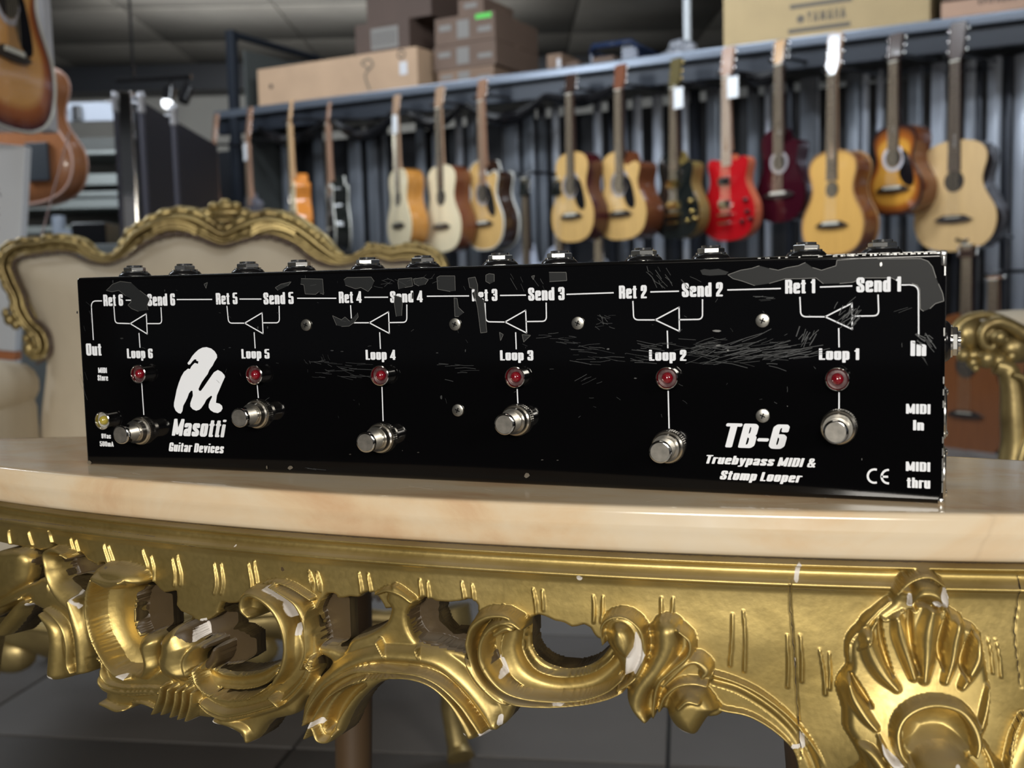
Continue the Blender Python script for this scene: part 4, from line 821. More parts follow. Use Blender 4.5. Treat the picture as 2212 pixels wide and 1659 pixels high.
# --- gesso chips
for f, L, r in (('G', [(465, 345), (550, 318), (620, 400), (690, 490), (740, 600), (690, 590), (620, 465), (540, 395)], None), ('G', [(725, 650), (770, 650), (782, 745), (722, 738)], None), ('E', [(395, 1040), (415, 960), (442, 975), (440, 1045)], None), ('E', [(582, 785), (602, 790), (600, 880), (572, 880)], None),
                ('E', [(15, 415), (22, 355)], 10), ('E', [(480, 1330), (530, 1345)], 16), ('E', [(285, 1080), (305, 1085)], 18), ('E', [(560, 1372), (700, 1377), (830, 1412), (960, 1440)], 7), ('G', [(30, 1440), (130, 1497), (210, 1515)], 17), ('G', [(240, 1560), (262, 1620), (340, 1636)], 10),
                ('D', [(190, 690), (240, 720), (300, 755)], 20), ('D', [(730, 1285), (790, 1305)], 16), ('D', [(370, 1225), (440, 1255)], 10), ('D', [(695, 545), (692, 600)], 9), ('G', [(880, 1445), (925, 1445)], 17), ('B', [(1260, 830), (1290, 905)], 17), ('B', [(2130, 620), (2200, 760), (2140, 880), (2060, 912), (2072, 790), (2120, 720)], None),
                ('B', [(1620, 1068), (1670, 1068)], 11), ('B', [(1160, 1270), (1180, 1285)], 16), ('B', [(1268, 1180), (1262, 1225)], 10), ('B', [(1010, 1300), (1100, 1335), (1200, 1290)], 8), ('S', [(425, 1390), (440, 1480), (520, 1580), (600, 1565), (540, 1535), (470, 1470)], None), ('S', [(905, 270), (935, 340)], 28), ('S', [(840, 320), (870, 350)], 16), ('S', [(640, 260), (640, 345), (690, 350)], 10),
                ('C', [(985, 1150), (992, 1230)], 9), ('C', [(935, 1228), (965, 1228)], 8), ('C', [(965, 180), (950, 262)], 9), ('C', [(290, 1110), (340, 1130)], 16), ('B', [(95, 1205), (130, 1205)], 14), ('A', [(1450, 286)], 6), ('S', [(0, 590)], 1), ('C', [(945, 730), (948, 790)], 4), ('C', [(1540, 610), (1600, 640)], 1), ('D', [(540, 580), (600, 680), (640, 750)], 4),
                ('E', [(870, 640), (930, 630)], 8), ('E', [(830, 700), (860, 790)], 10), ('S', [(980, 1540)], 14), ('B', [(1780, 285)], 13), ('D', [(760, 478)], 10)):
    wear(f, L, r)
for L, r in (('P', [(560, 1108), (700, 1135), (790, 1160)]), 1.2), (('A', [(1110, 262), (1190, 280), (1270, 292)]), 3), (('A', [(1730, 430), (1735, 440)]), 9), (('E', [(200, 165), (235, 172)]), 8), (('G', [(620, 185), (615, 205)]), 12), (('E', [(415, 920), (480, 940)]), 6), (('E', [(600, 880)]), 10), (('P', [(1465, 1262), (1830, 1278)]), 1.1), (('B', [(1215, 790), (1225, 830)]), 12), (('P', [(0, 1120), (330, 1160)]), 1.2):
    wear(L[0], L[1], r, WOOD_SHADE, .9)
# --- roll the cut edges back and mesh it
WOOD_SHADE[np.broadcast_to(zz < 22.2, WOOD_SHADE.shape)] = 1.  # gap under the marble painted dark as its shade
edge = np.clip(-SOL/6., 0, 1); H -= .0035*(1-np.sqrt(1-(1-edge)**2))*(OWN < 10)
NRM = np.zeros_like(G_); NRM[..., 0] = nrm[None, :, 0]; NRM[..., 1] = nrm[None, :, 1]
gx = np.gradient(SOL, axis=1); gz = np.gradient(SOL, axis=0); g2 = gx*gx+gz*gz+1e-9
inside = SOL <= 0
near = (~inside) & (SOL < np.sqrt(g2)*1.01)
ds = (ss[1]-ss[0]); dz = zs[1]-zs[0]
POS = G_+NRM*H[..., None]
tan = np.zeros_like(G_); tan[..., 0] = -nrm[None, :, 1]; tan[..., 1] = nrm[None, :, 0]
kx = np.where(near, -SOL*gx/g2, 0); kz = np.where(near, -SOL*gz/g2, 0)
kx = np.clip(kx, -.8, .8); kz = np.clip(kz, -.8, .8)
POS += tan*(kx*ds)[..., None]; POS[..., 2] += kz*dz
use = inside | near
q = use[:-1, :-1] & use[1:, :-1] & use[:-1, 1:] & use[1:, 1:]
cnt = inside[:-1, :-1].astype(int)+inside[1:, :-1]+inside[:-1, 1:]+inside[1:, 1:]; q &= cnt >= 1
own = np.maximum(np.maximum(OWN[:-1, :-1], OWN[1:, :-1]), np.maximum(OWN[:-1, 1:], OWN[1:, 1:])); own = OWN[:-1, :-1]
idx = np.arange(NZ*NS).reshape(NZ, NS)
# smooth the free outline so the cut edges run clean
def free_edges(sel):
    r, c = np.where(sel); wa = []; wb = []
    for a, b, rr, cc in ((idx[r, c], idx[r+1, c], r, c-1), (idx[r+1, c], idx[r+1, c+1], r+1, c), (idx[r+1, c+1], idx[r, c+1], r, c+1), (idx[r, c+1], idx[r, c], r-1, c)):
        ok = (rr >= 0) & (rr < NZ-1) & (cc >= 0) & (cc < NS-1); fr = np.ones(len(r), bool); fr[ok] = ~q[rr[ok], cc[ok]]; wa.append(a[fr]); wb.append(b[fr])
    return np.concatenate(wa), np.concatenate(wb)
ea, eb = free_edges(q); PF = POS.reshape(-1, 3); keep = (ea >= NS) & (eb >= NS)
for _ in range(5):
    acc = np.zeros((NZ*NS, 3)); cn = np.zeros(NZ*NS)
    np.add.at(acc, ea, PF[eb]); np.add.at(cn, ea, 1); np.add.at(acc, eb, PF[ea]); np.add.at(cn, eb, 1)
    k_ = (cn >= 2) & (np.arange(NZ*NS) >= NS); PF[k_] = PF[k_]*.45+acc[k_]/cn[k_][:, None]*.55
def np_mesh(name, V, F, mats, attrs=None, mi=None, label=None, kind=None):
    me = bpy.data.meshes.new(name); me.vertices.add(len(V)); me.vertices.foreach_set('co', V.astype(np.float32).ravel())
    me.loops.add(F.size); me.loops.foreach_set('vertex_index', F.astype(np.int32).ravel()); me.polygons.add(len(F))
    me.polygons.foreach_set('loop_start', np.arange(0, F.size, F.shape[1], dtype=np.int32))
    for m in mats: me.materials.append(m)
    if mi is not None: me.polygons.foreach_set('material_index', mi.astype(np.int32))
    me.update(calc_edges=True); me.shade_smooth()
    if attrs is not None:
        a = me.color_attributes.new('wear', 'FLOAT_COLOR', 'POINT'); a.data.foreach_set('color', attrs.astype(np.float32).ravel())
    o = bpy.data.objects.new(name, me); C.objects.link(o); return tag(o, label, kind=kind)
flat = POS.reshape(-1, 3); W4 = np.stack([WEAR.ravel(), WOOD_SHADE.ravel(), np.zeros(NZ*NS), np.ones(NZ*NS)], -1)
def carve(name, sel, label=None):
    r, c = np.where(sel)
    F = np.stack([idx[r, c], idx[r+1, c], idx[r+1, c+1], idx[r, c+1]], -1)
    # free edges of the whole carving get a cut wall
    E0 = [(idx[r, c], idx[r+1, c], r, c-1), (idx[r+1, c], idx[r+1, c+1], r+1, c), (idx[r+1, c+1], idx[r, c+1], r, c+1), (idx[r, c+1], idx[r, c], r-1, c)]
    wa = []; wb = []
    for a, b, rr, cc in E0:
        ok = (rr >= 0) & (rr < NZ-1) & (cc >= 0) & (cc < NS-1); free = np.ones(len(r), bool); free[ok] = ~q[rr[ok], cc[ok]]
        wa.append(a[free]); wb.append(b[free])
    wa = np.concatenate(wa); wb = np.concatenate(wb)
    used, inv = np.unique(F, return_inverse=True); V = flat[used]; F2 = inv.reshape(F.shape)
    mp = np.full(NZ*NS, -1); mp[used] = np.arange(len(used)); n0 = len(V)
    bu, binv = np.unique(np.concatenate([wa, wb]), return_inverse=True); k = len(wa)
    bn = NRM.reshape(-1, 3)[bu]; front = flat[bu]; back = G_.reshape(-1, 3)[bu]-bn*.0165
    V = np.concatenate([V, front, front*.5+back*.5, back]); m = len(bu); A, B = binv[:k], binv[k:]
    W1 = np.stack([n0+B, n0+A, n0+m+A, n0+m+B], -1); W2 = np.stack([n0+m+B, n0+m+A, n0+2*m+A, n0+2*m+B], -1)
    Fall = np.concatenate([F2, W1, W2]); mi = np.concatenate([np.zeros(len(F2)), np.ones(2*k)])
    at = np.concatenate([W4[used], np.tile([[0, 1, 0, 1.]], (3*m, 1))])
    return tp(np_mesh(name, V, Fall, [GILT, INNER], at, mi, label))
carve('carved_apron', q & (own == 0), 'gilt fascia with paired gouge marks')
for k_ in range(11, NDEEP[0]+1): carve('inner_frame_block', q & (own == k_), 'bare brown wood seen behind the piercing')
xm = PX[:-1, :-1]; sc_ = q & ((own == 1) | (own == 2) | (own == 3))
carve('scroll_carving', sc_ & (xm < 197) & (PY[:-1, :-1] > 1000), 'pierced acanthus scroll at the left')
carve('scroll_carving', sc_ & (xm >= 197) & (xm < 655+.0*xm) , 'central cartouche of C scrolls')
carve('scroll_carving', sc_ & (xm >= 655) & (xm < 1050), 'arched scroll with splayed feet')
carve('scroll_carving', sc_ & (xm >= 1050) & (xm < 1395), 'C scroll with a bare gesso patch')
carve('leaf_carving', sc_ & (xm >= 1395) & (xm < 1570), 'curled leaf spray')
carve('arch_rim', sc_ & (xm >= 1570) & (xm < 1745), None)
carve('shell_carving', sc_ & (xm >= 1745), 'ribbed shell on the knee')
JM = mat('open_joint', (.018, .010, .006), .8)
for L in JOINTS:
    Q = catmull(L, 8); mb = MB(); prev = None
    for x, y in Q:
        i_ = int(np.argmin(np.where(inside, (PX-x)**2+(PY-y)**2, 1e9))); p = PF[i_]+NRM.reshape(-1, 3)[i_]*.0002; tn = tan.reshape(-1, 3)[i_]*random.uniform(.00010, .00032)
        if prev is not None: mb.add([prev[0]-prev[1], prev[0]+prev[1], p+tn, p-tn], [(0, 1, 2, 3)])
        prev = (p, tn)
    tp(mb.build('joint_line', JM, smooth=False))
# plain back skin of the front apron, rear apron, legs
for t0, t1, zb, nm in ((PI*.03, PI*.97, -.048, 'rear_apron'),):
    n = 120; th = np.linspace(t0, t1, n); a, nn = ell(th, .010); b, _ = ell(th, .022); mb = MB(); rows = []
    zbv = [zb-.010*abs(math.sin(i*.21)) for i in range(n)]
    for k, (P, zf) in enumerate(((a, lambda i: -.0206), (a, lambda i: zbv[i]), (b, lambda i: zbv[i]), (b, lambda i: -.0206))): rows.append([(P[i][0], P[i][1], zf(i)) for i in range(n)])
    vs = [p for r in rows for p in r]; fs = [(j*n+i, ((j+1) % 4)*n+i, ((j+1) % 4)*n+i+1, j*n+i+1) for j in range(4) for i in range(n-1)]
    mb.add(vs, fs); tp(mb.build(nm, RAWWOOD))
def cabriole(x, y, ox, oy, ztop, matl, name='leg', r0=.030, sc=1.):
    pts = []; rad = []
    for i in range(15):
        t = i/14; z = ztop+(FLOOR+.012-ztop)*t; k = .030*math.sin(PI*min(t*1.6, 1))*(1-t)-.018*math.sin(PI*t)+.022*t**4
        pts.append((x+ox*k, y+oy*k, z)); rad.append(sc*(r0*(1-t)**1.4+.012+.010*(t > .93)))
    mb = MB().tube(pts, rad, 14); mb.ball((pts[-1][0]+ox*.008, pts[-1][1]+oy*.008, FLOOR+.014*sc), (.022*sc, .022*sc, .014*sc)); return tp(mb.build(name, matl))
pL = on_y(2010, 1640, -.03)
cabriole(.437, -.006, .45, -.9, -.150, GILT, r0=.030)
cabriole(-.19, .075, -.9, -.5, -.118, GILT, r0=.022)
cabriole(.40, .115, .5, .85, -.05, RAWWOOD); 
p = at_depth(750, 1300, .78); cabriole(float(p[0]), float(p[1]), -.2, .9, -.03, RAWWOOD, r0=.010, sc=.8)
# ================================================================== the room
def struct(mb, name, m, **k):
    o = mb.build(name, m, **k); o['kind'] = 'structure'; return o
FLOORM = mat('dark_grey_floor_tile', (.12, .113, .108), .5, 0, .3, var=(.145, .136, .13), scale=3)
GROUT = mat('grout', (.012, .012, .012), .7)
CEILM = mat('grey_ceiling_board', (.20, .19, .175), .9, var=(.24, .23, .21), scale=2)
BEAMM = mat('dark_steel_beam', (.018, .021, .028), .5)
WALLM = mat('grey_wall', (.30, .30, .29), .9, var=(.36, .36, .34), scale=1.5)
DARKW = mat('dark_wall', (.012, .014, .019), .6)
PALE = mat('pale_grey_paint', (.50, .53, .56), .5)
# wall line with the guitars: W0 -> W1
W0 = np.array([1.99, 4.8]); W1 = np.array([-.61, 6.2]); WT = (W0-W1)/np.linalg.norm(W0-W1); WN = np.array([WT[1], -WT[0]])
if WN @ (-W0) < 0: WN = -WN
def wpt(px, py, off=0.):
    """point of the guitar wall plane (moved off metres towards the room) seen at a pixel"""
    o, d = ray(px, py); dc = np.array([d@RT0, d@FW0]); k = ((W0+WN*off)@WN)/(dc@WN); p = CAM+d*k; return p
WTw = RT0*WT[0]+FW0*WT[1]; WNw = RT0*WN[0]+FW0*WN[1]
WANG = math.atan2(WTw[1], WTw[0])
def wall_t(p): return float((np.array(p)-W0w) @ WTw)
W0w = CAM+RT0*W0[0]+FW0*W0[1]
def wp(t, off, z): q = W0w+WTw*t+WNw*off; return (q[0], q[1], z)
MW = Matrix.Rotation(WANG, 4, 'Z')
# floor in 60 cm tiles with recessed joints
mb = MB(); c0 = camw(0, 4.5, 0); mb.box((c0[0], c0[1], FLOOR-.03), (26, 26, .05)); floor = struct(mb, 'floor', GROUT)
tile_me = None; TS = .60; A_ = Matrix.Rotation(math.radians(12), 4, 'Z')
for i in range(-9, 10):
    for j in range(-5, 17):
        v = A_ @ Vector(((i+.45)*TS, (j+.2)*TS, 0)); zc = float(np.array(v)[:2] @ FW0[:2]); xc = float(np.array(v)[:2] @ RT0[:2])
        if zc < -2.2 or zc > 7 or abs(xc) > 3.2: continue
        if tile_me is None:
            o = MB().box((0, 0, 0), (TS-.006, TS-.006, .02), bev=.002).build('floor_tile', FLOORM); tile_me = o.data
        else: o = bpy.data.objects.new('floor_tile', tile_me); C.objects.link(o)
        o.location = (v[0]+CX, v[1]+CY, FLOOR-.010); o.rotation_euler = (0, 0, math.radians(12)); o.parent = floor
mb = MB(); mb.box((c0[0], c0[1], CEIL+.05), (26, 26, .1)); ceiling = struct(mb, 'ceiling', CEILM)
def obox(xc, zc, z, dx, dz_, dh, ang=0.): return xc, zc, z, dx, dz_, dh, ang
def cambox(mb, xc, zc, z, dx, dy, dh, ang=0., bev=0.):
    M = Matrix.Rotation(YAW+ang, 4, 'Z'); p = camw(xc, zc, z); return mb.box(p, (dx, dy, dh), M, bev)
# ceiling boards seen one by one near the camera, joints between
bd = None
for i in range(-5, 6):
    for j in range(0, 9):
        p = camw(i*1.2, j*1.2+1.0, CEIL-.008)
        if bd is None:
            o = MB().box((0, 0, 0), (1.185, 1.185, .016), bev=.003).build('ceiling_board', CEILM); bd = o.data
        else: o = bpy.data.objects.new('ceiling_board', bd); C.objects.link(o)
        o.location = p; o.rotation_euler = (0, 0, YAW); o.parent = ceiling
b1 = at_depth(150, 205, 10.6); 
mb = MB(); cambox(mb, 0, 11.4, .8, 16, .2, 4.2); struct(mb, 'wall_back', WALLM)
mb = MB(); cambox(mb, -1, 11.1, 2.22, 15, .35, .26); struct(mb, 'trim_1', BEAMM)
mb = MB(); cambox(mb, -1.5, 7.3, 2.31, 9, .22, .10, math.radians(4)); struct(mb, 'trim_2', BEAMM)
mb = MB(); cambox(mb, -1.9, 6.4, 2.32, 5.5, .12, .07, math.radians(14)); struct(mb, 'trim_3', BEAMM)
mb = MB(); cambox(mb, -5.2, 5, .8, .2, 14, 4.2); struct(mb, 'wall_left', WALLM)
# fluorescent tubes in the ceiling, lit
TUBE = mat('lit_fluorescent_cover', (1, .97, .94), .4, emit=1.3); HOUS = mat('lamp_housing', (.5, .5, .5), .5)
def fixture(xc, zc, ang, L, lab, on=True):
    p = camw(xc, zc, CEIL-.06); e = empty('ceiling_light', p, YAW+ang, lab, 'ceiling light')
    MB().box((0, 0, .02), (L, .16, .05), bev=.006).build('housing', HOUS, e); MB().box((0, 0, -.016), (L-.06, .12, .03), bev=.01).build('diffuser', TUBE if on else HOUS, e)
fixture(-1.70, 5.75, .55, .62, 'short pinkish ceiling light near the dark beam at the top left')
fixture(-2.5, 5.6, .12, 1.3, 'long pale ceiling strip light above the black folding panel', False)
fixture(.7, 2.4, .3, 1.3, 'ceiling light above the gilded table, out of the picture')

# ---- slatted metal wall
SL1 = mat('slat_reflecting', (.62, .67, .76), .25, .35, var=(.46, .50, .58), scale=4, stretch=(1, 1, .4)); SL2 = mat('slat_grey', (.17, .19, .22), .32, .3, var=(.24, .26, .30), scale=5, stretch=(2, 2, .3)); SL3 = mat('slat_dark', (.022, .026, .036), .35, .4, var=(.05, .055, .07), scale=6, stretch=(2, 2, .3))  # reflected ceiling light is put into the brightest slat colour
RAILZ = 1.20
slatwall = empty('slatted_wall', wp(0, -.32, 0), WANG, 'dark metal wall of vertical slats behind the hanging guitars', 'wall panelling')
smesh = {}
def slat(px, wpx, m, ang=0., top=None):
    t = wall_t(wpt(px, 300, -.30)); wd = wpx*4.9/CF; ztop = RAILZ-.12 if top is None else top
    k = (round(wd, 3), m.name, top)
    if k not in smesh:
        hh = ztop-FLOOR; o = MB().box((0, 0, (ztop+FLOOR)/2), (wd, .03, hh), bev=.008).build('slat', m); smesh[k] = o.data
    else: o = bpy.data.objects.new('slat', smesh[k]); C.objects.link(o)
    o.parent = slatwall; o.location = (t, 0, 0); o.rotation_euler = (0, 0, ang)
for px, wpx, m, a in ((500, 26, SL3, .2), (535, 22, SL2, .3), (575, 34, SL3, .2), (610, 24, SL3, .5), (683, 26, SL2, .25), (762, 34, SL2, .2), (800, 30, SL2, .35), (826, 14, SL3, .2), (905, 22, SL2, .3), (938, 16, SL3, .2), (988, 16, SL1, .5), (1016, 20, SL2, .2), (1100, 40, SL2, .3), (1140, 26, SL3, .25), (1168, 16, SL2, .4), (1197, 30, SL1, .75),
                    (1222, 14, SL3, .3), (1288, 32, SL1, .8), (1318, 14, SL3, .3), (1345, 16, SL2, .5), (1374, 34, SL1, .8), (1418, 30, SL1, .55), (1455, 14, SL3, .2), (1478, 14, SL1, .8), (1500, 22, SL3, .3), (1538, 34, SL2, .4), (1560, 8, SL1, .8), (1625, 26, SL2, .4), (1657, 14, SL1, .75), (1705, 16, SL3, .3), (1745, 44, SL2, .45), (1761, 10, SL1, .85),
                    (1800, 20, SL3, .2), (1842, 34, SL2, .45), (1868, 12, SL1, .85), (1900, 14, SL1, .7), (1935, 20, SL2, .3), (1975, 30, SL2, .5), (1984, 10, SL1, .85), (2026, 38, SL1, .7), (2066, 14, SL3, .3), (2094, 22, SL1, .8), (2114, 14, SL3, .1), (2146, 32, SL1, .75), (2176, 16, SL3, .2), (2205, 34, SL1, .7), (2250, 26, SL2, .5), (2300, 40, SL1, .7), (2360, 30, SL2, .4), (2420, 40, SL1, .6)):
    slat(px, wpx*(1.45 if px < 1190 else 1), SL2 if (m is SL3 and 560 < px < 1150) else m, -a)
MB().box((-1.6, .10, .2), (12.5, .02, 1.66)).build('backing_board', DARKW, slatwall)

# ---- steel rack: rail, beam, uprights
STEEL = mat('painted_rack_steel', (.13, .15, .185), .3, .55); STEELD = mat('rack_steel_dark', (.016, .02, .028), .4, .3)
rack = empty('steel_rack', wp(0, 0, FLOOR), WANG, 'long dark blue-grey steel rack with a rail that the guitars hang from', 'rack')
t_l = wall_t(wpt(470, 290, 0)); t_r = wall_t(wpt(2420, 80, 0)); tm = (t_l+t_r)/2; TL = t_r-t_l
MB().box((tm, 0, RAILZ-.022-FLOOR), (TL, .06, .050), bev=.012).build('top_rail', STEEL, rack)
MB().box((tm, .03, RAILZ-.095-FLOOR), (TL, .05, .085), bev=.006).build('beam', STEELD, rack)
MB().box((tm, .42, RAILZ-.04-FLOOR), (TL, .80, .018)).build('shelf_deck', STEELD, rack)
def upright(px, ytop, wd=.07, off=0., ybot=None, m=None):
    p = wpt(px, ytop, off); t = wall_t(p); h = p[2]-FLOOR; MB().box((t, -off, h/2), (wd, .05, h), bev=.006).build('upright', m or STEELD, rack)
    return t, p[2]
t1_, z1_ = upright(499, 66, .055)
a = Vector((t1_, 0, z1_-FLOOR-.02)); MB().tube([a, a+Vector((.10, .8, -.04))], .022, 6).build('top_bar', STEELD, rack)
MB().box((t1_+.0, .8, (z1_-FLOOR)/2), (.05, .05, z1_-FLOOR), bev=.006).build('upright', STEELD, rack)
MB().box((t1_+.05, .42, .9+.65), (.012, .74, 1.3)).build('end_panel', mat('end_panel_grey', (.055, .06, .058), .5), rack)
# hanging cables / dark bundles under the beam
for px0, px1, sag in ((560, 700, .10), (720, 860, .12), (880, 1000, .09), (1010, 1180, .11), (1180, 1330, .05), (1600, 1700, .04)):
    p0, p1 = wpt(px0, 300, .02), wpt(px1, 300, .02); ta, tb = wall_t(p0), wall_t(p1); mb = MB()
    mb.tube([(ta+(tb-ta)*i/10, -.02, RAILZ-.13-FLOOR-sag*math.sin(PI*i/10)*.9) for i in range(11)], [.016+.02*math.sin(PI*i/10) for i in range(11)], 8); mb.build('cable_bundle', BPLAST, rack)
# pale conduit rising behind the rack
p = wpt(1485, 100, -.5); o = MB().tube([(p[0], p[1], .6), (p[0], p[1], CEIL)], .021, 12).build('conduit_pipe', PALE); tag(o, 'thin pale vertical pipe rising behind the rack to the ceiling', 'pipe')

# ---- cardboard boxes on the rack
CB = {'tan': (.36, .24, .15), 'ochre': (.34, .25, .125), 'pink': (.36, .225, .155), 'brown': (.105, .066, .046), 'dark': (.060, .036, .026), 'mid': (.16, .10, .065)}
TAPE = mat('packing_tape', (.30, .21, .13), .3); INK = mat('box_print', (.035, .027, .022), .7); LBL = mat('paper_label', (.42, .42, .44), .6); GREENL = mat('green_label', (.06, .42, .05), .6); INK2 = mat('faded_box_print', (.09, .075, .055), .7)
def carton(x0, x1, yt, yb, off, depth, col, lab, zb=None, extra=None, name='cardboard_box', cat='box', grp=None):
    """front face spans pixels x0..x1, yt..yb on the wall plane moved by off"""
    a, b = wpt(x0, yb, off), wpt(x1, yb, off); c = wpt(x0, yt, off); ta, tb = wall_t(a), wall_t(b); z0 = a[2] if zb is None else zb; h = c[2]-z0
    e = empty(name, wp((ta+tb)/2, off-depth/2, z0), WANG, lab, cat, grp)
    m = mat('cardboard_'+col, CB[col], .75, var=tuple(q*.86 for q in CB[col]), scale=5)
    W_ = tb-ta; MB().box((0, 0, h/2), (W_, depth, h), bev=.004).build('carton', m, e)
    MB().box((0, 0, h+.0008), (W_*.995, .06, .001)).build('tape', TAPE, e)
    if extra: extra(e, W_, h, -depth/2)
    return e, z0, h
def sheet(e, name, m, x, z, w_, h_, y, lab=None): return MB().box((x, y-.0012, z), (w_, .0016, h_)).build(name, m, e, label=lab)
def word(e, s, x, z, w_, h_, y, m=None, a0=.10, b0=.075, slant=0, name='lettering'):
    mb = MB(); flat_polys(mb, fit_text(s, x-w_/2, z-h_/2, x+w_/2, z+h_/2, a0=a0, b0=b0, slant=slant, track=.16), y=y-.0015); return mb.build(name, m or INK, e, smooth=False)
def yam(e, W_, h, y):
    cx = -.012*W_; zc = h*.60 if h < 1 else h*.5
    k = W_/450.
    zt = k*54
    sheet(e, 'print_band', INK2, cx+2*k, zt+20*k, 136*k, 10*k, y); sheet(e, 'print_band', INK2, cx-2*k, zt-33*k, 136*k, 10*k, y)
    word(e, 'YAMAHA', cx+14*k, zt-7*k, 84*k, 24*k, y, INK2, a0=.075, b0=.06)
    mb = MB(); mb.lathe([(9*k, 0), (9*k, .001)], 24, RX, (cx-42*k, y-.001, zt-9*k)); mb.build('logo_disc', INK2, e)
    for q in range(3): sheet(e, 'small_print', mat('faint_print', (.20, .145, .075), .7), cx, zt-50*k-q*9*k, (150-q*50)*k, 4*k, y)
def ep(e, W_, h, y): k = W_/300; word(e, 'EPIPHONE', -.5*W_+138*k, h-57*k if h < .6 else 55*k, 78*k, 17*k, y, INK, a0=.09, b0=.07)
big, zb_, hb_ = carton(1563, 2008, -130, 143, -.03, .50, 'ochre', 'large ochre carton with a musical brand name between two printed bars', RAILZ, yam)
carton(2032, 2330, 6, 82, -.03, .5, 'pink', 'pinkish carton at the far right on the rack with dark printed word', RAILZ, lambda e, W_, h, y: word(e, 'EPIPHONE', -.5*W_+125*W_/298, 38*W_/298, 82*W_/298, 17*W_/298, y, INK, a0=.09, b0=.07))
carton(2035, 2340, -60, 2, -.03, .45, 'brown', 'brown carton resting on the pinkish carton at the right edge', None)
def fend(e, W_, h, y):
    mb = MB(); X = W_*.20
    pts = [(X+.02, h*.10), (X-.01, h*.45), (X+.012, h*.62), (X-.03, h*.78), (X+.02, h*.86), (X+.045, h*.70), (X+.01, h*.58)]
    Q = catmull(pts, 6); mb.tube([(p[0], y-.002, p[1]) for p in Q], .006, 6, flat=((0, 1, 0), .2)); mb.build('script_print', INK2, e)
    mb = MB(); mb.tube([(W_*.41+.022*math.cos(a), y-.001, h*.86+.022*math.sin(a)) for a in np.linspace(0, 2*PI, 20)], .005, 6, flat=((0, 1, 0), .3)); mb.build('round_stamp', INK, e)
    sheet(e, 'white_label', LBL, W_*.42, h*.52, .05, .07, y)
    mb = MB(); mb.ball((-W_*.41, y-.001, h*.52), (.014, .002, .014), 12, 8); mb.build('hand_hole', INK, e)
longb, zl, hl = carton(560, 905, 150, 262, -.03, .42, 'tan', 'long tan cardboard guitar carton lying on the left end of the rack', RAILZ, fend)
def labl(e, W_, h, y):
    sheet(e, 'bar_code_label', mat('dim_paper_label', (.15, .14, .13), .7), W_*.05, h*.5, W_*.5, h*.62, y)
    for q in range(9): sheet(e, 'bar', INK, W_*(-.16+.05*q), h*.5, W_*.014, h*.42, y-.001)
z2_ = zl+hl
carton(768, 885, 55, 105, -.12, .4, 'dark', 'dark brown box with a barcode label on top of the long tan carton', z2_, labl)
z3_ = wpt(768, 55, -.12)[2]
carton(792, 932, -70, 38, -.16, .45, 'dark', 'large dark box at the top of the stack above the long carton', z3_+.001)
def lab2(e, W_, h, y):
    dm = mat('dim_paper_label', (.15, .14, .13), .7); sheet(e, 'paper_label', dm, -W_*.02, h*.5, W_*.20, h*.66, y); sheet(e, 'paper_label', dm, -W_*.32, h*.62, W_*.2, h*.22, y); sheet(e, 'paper_label', dm, W_*.33, h*.4, W_*.22, h*.2, y)
def lab3(e, W_, h, y): lab2(e, W_, h, y); sheet(e, 'green_label', GREENL, W_*.32, h*.86, W_*.26, h*.17, y)
e, za, ha = carton(945, 1068, 155, 205, -.14, .5, 'mid', 'lowest brown carton of the stack with a green label on top', RAILZ, lab2)
e, zc_, hc_ = carton(938, 1072, 102, 160, -.14, .52, 'brown', 'middle brown carton in the stack behind the hanging guitar necks', za+ha+.001, lab2)
e, zd, hd = carton(940, 1070, 42, 104, -.14, .52, 'brown', 'brown carton with a small green label, topmost full-width one of its stack', zc_+hc_+.001, lab3)
carton(990, 1045, 0, 45, -.16, .35, 'brown', 'small brown box with a white sticker perched on the green-labelled carton', zd+hd+.001, lambda e, W_, h, y: sheet(e, 'paper_label', mat('dim_paper_label', (.15, .14, .13), .7), 0, h*.55, W_*.5, h*.3, y))
carton(1182, 1214, 118, 180, -.30, .25, 'mid', 'small upright tan box beside the blue crate on the rack', RAILZ, lambda e, W_, h, y: sheet(e, 'paper_label', LBL, W_*.32, h*.5, W_*.25, h*.6, y))
carton(1218, 1250, 135, 180, -.34, .25, 'brown', 'little open brown box left of the blue crate', RAILZ)
def crate():
    a, b = wpt(1270, 170, -.30), wpt(1368, 165, -.30); ta, tb = wall_t(a), wall_t(b); W_ = tb-ta; h = wpt(1270, 108, -.30)[2]-RAILZ
    e = empty('plastic_crate', wp((ta+tb)/2, -.55, RAILZ), WANG, 'dark blue plastic crate with a rounded rim holding a brown box', 'crate'); m = mat('navy_plastic', (.012, .022, .055), .25)
    MB().tube([(-W_/2, -.2, h), (-W_*.42, -.22, h+.02), (W_*.42, -.22, h+.02), (W_/2, -.2, h), (W_/2, .2, h), (-W_/2, .2, h)], .016, 8, closed=True).build('rim', m, e)
    MB().box((0, .2, h/2), (W_, .012, h)).build('side', m, e); MB().box((-W_/2, 0, h/2), (.012, .4, h)).build('side', m, e); MB().box((W_/2, 0, h/2), (.012, .4, h)).build('side', m, e)
    MB().box((W_*.34, -.2, h/2), (W_*.3, .012, h)).build('side', m, e); MB().box((0, 0, .008), (W_, .4, .014)).build('base', m, e)
crate()
carton(1280, 1326, 125, 175, -.32, .2, 'brown', 'small brown box standing inside the blue crate', RAILZ+.016)
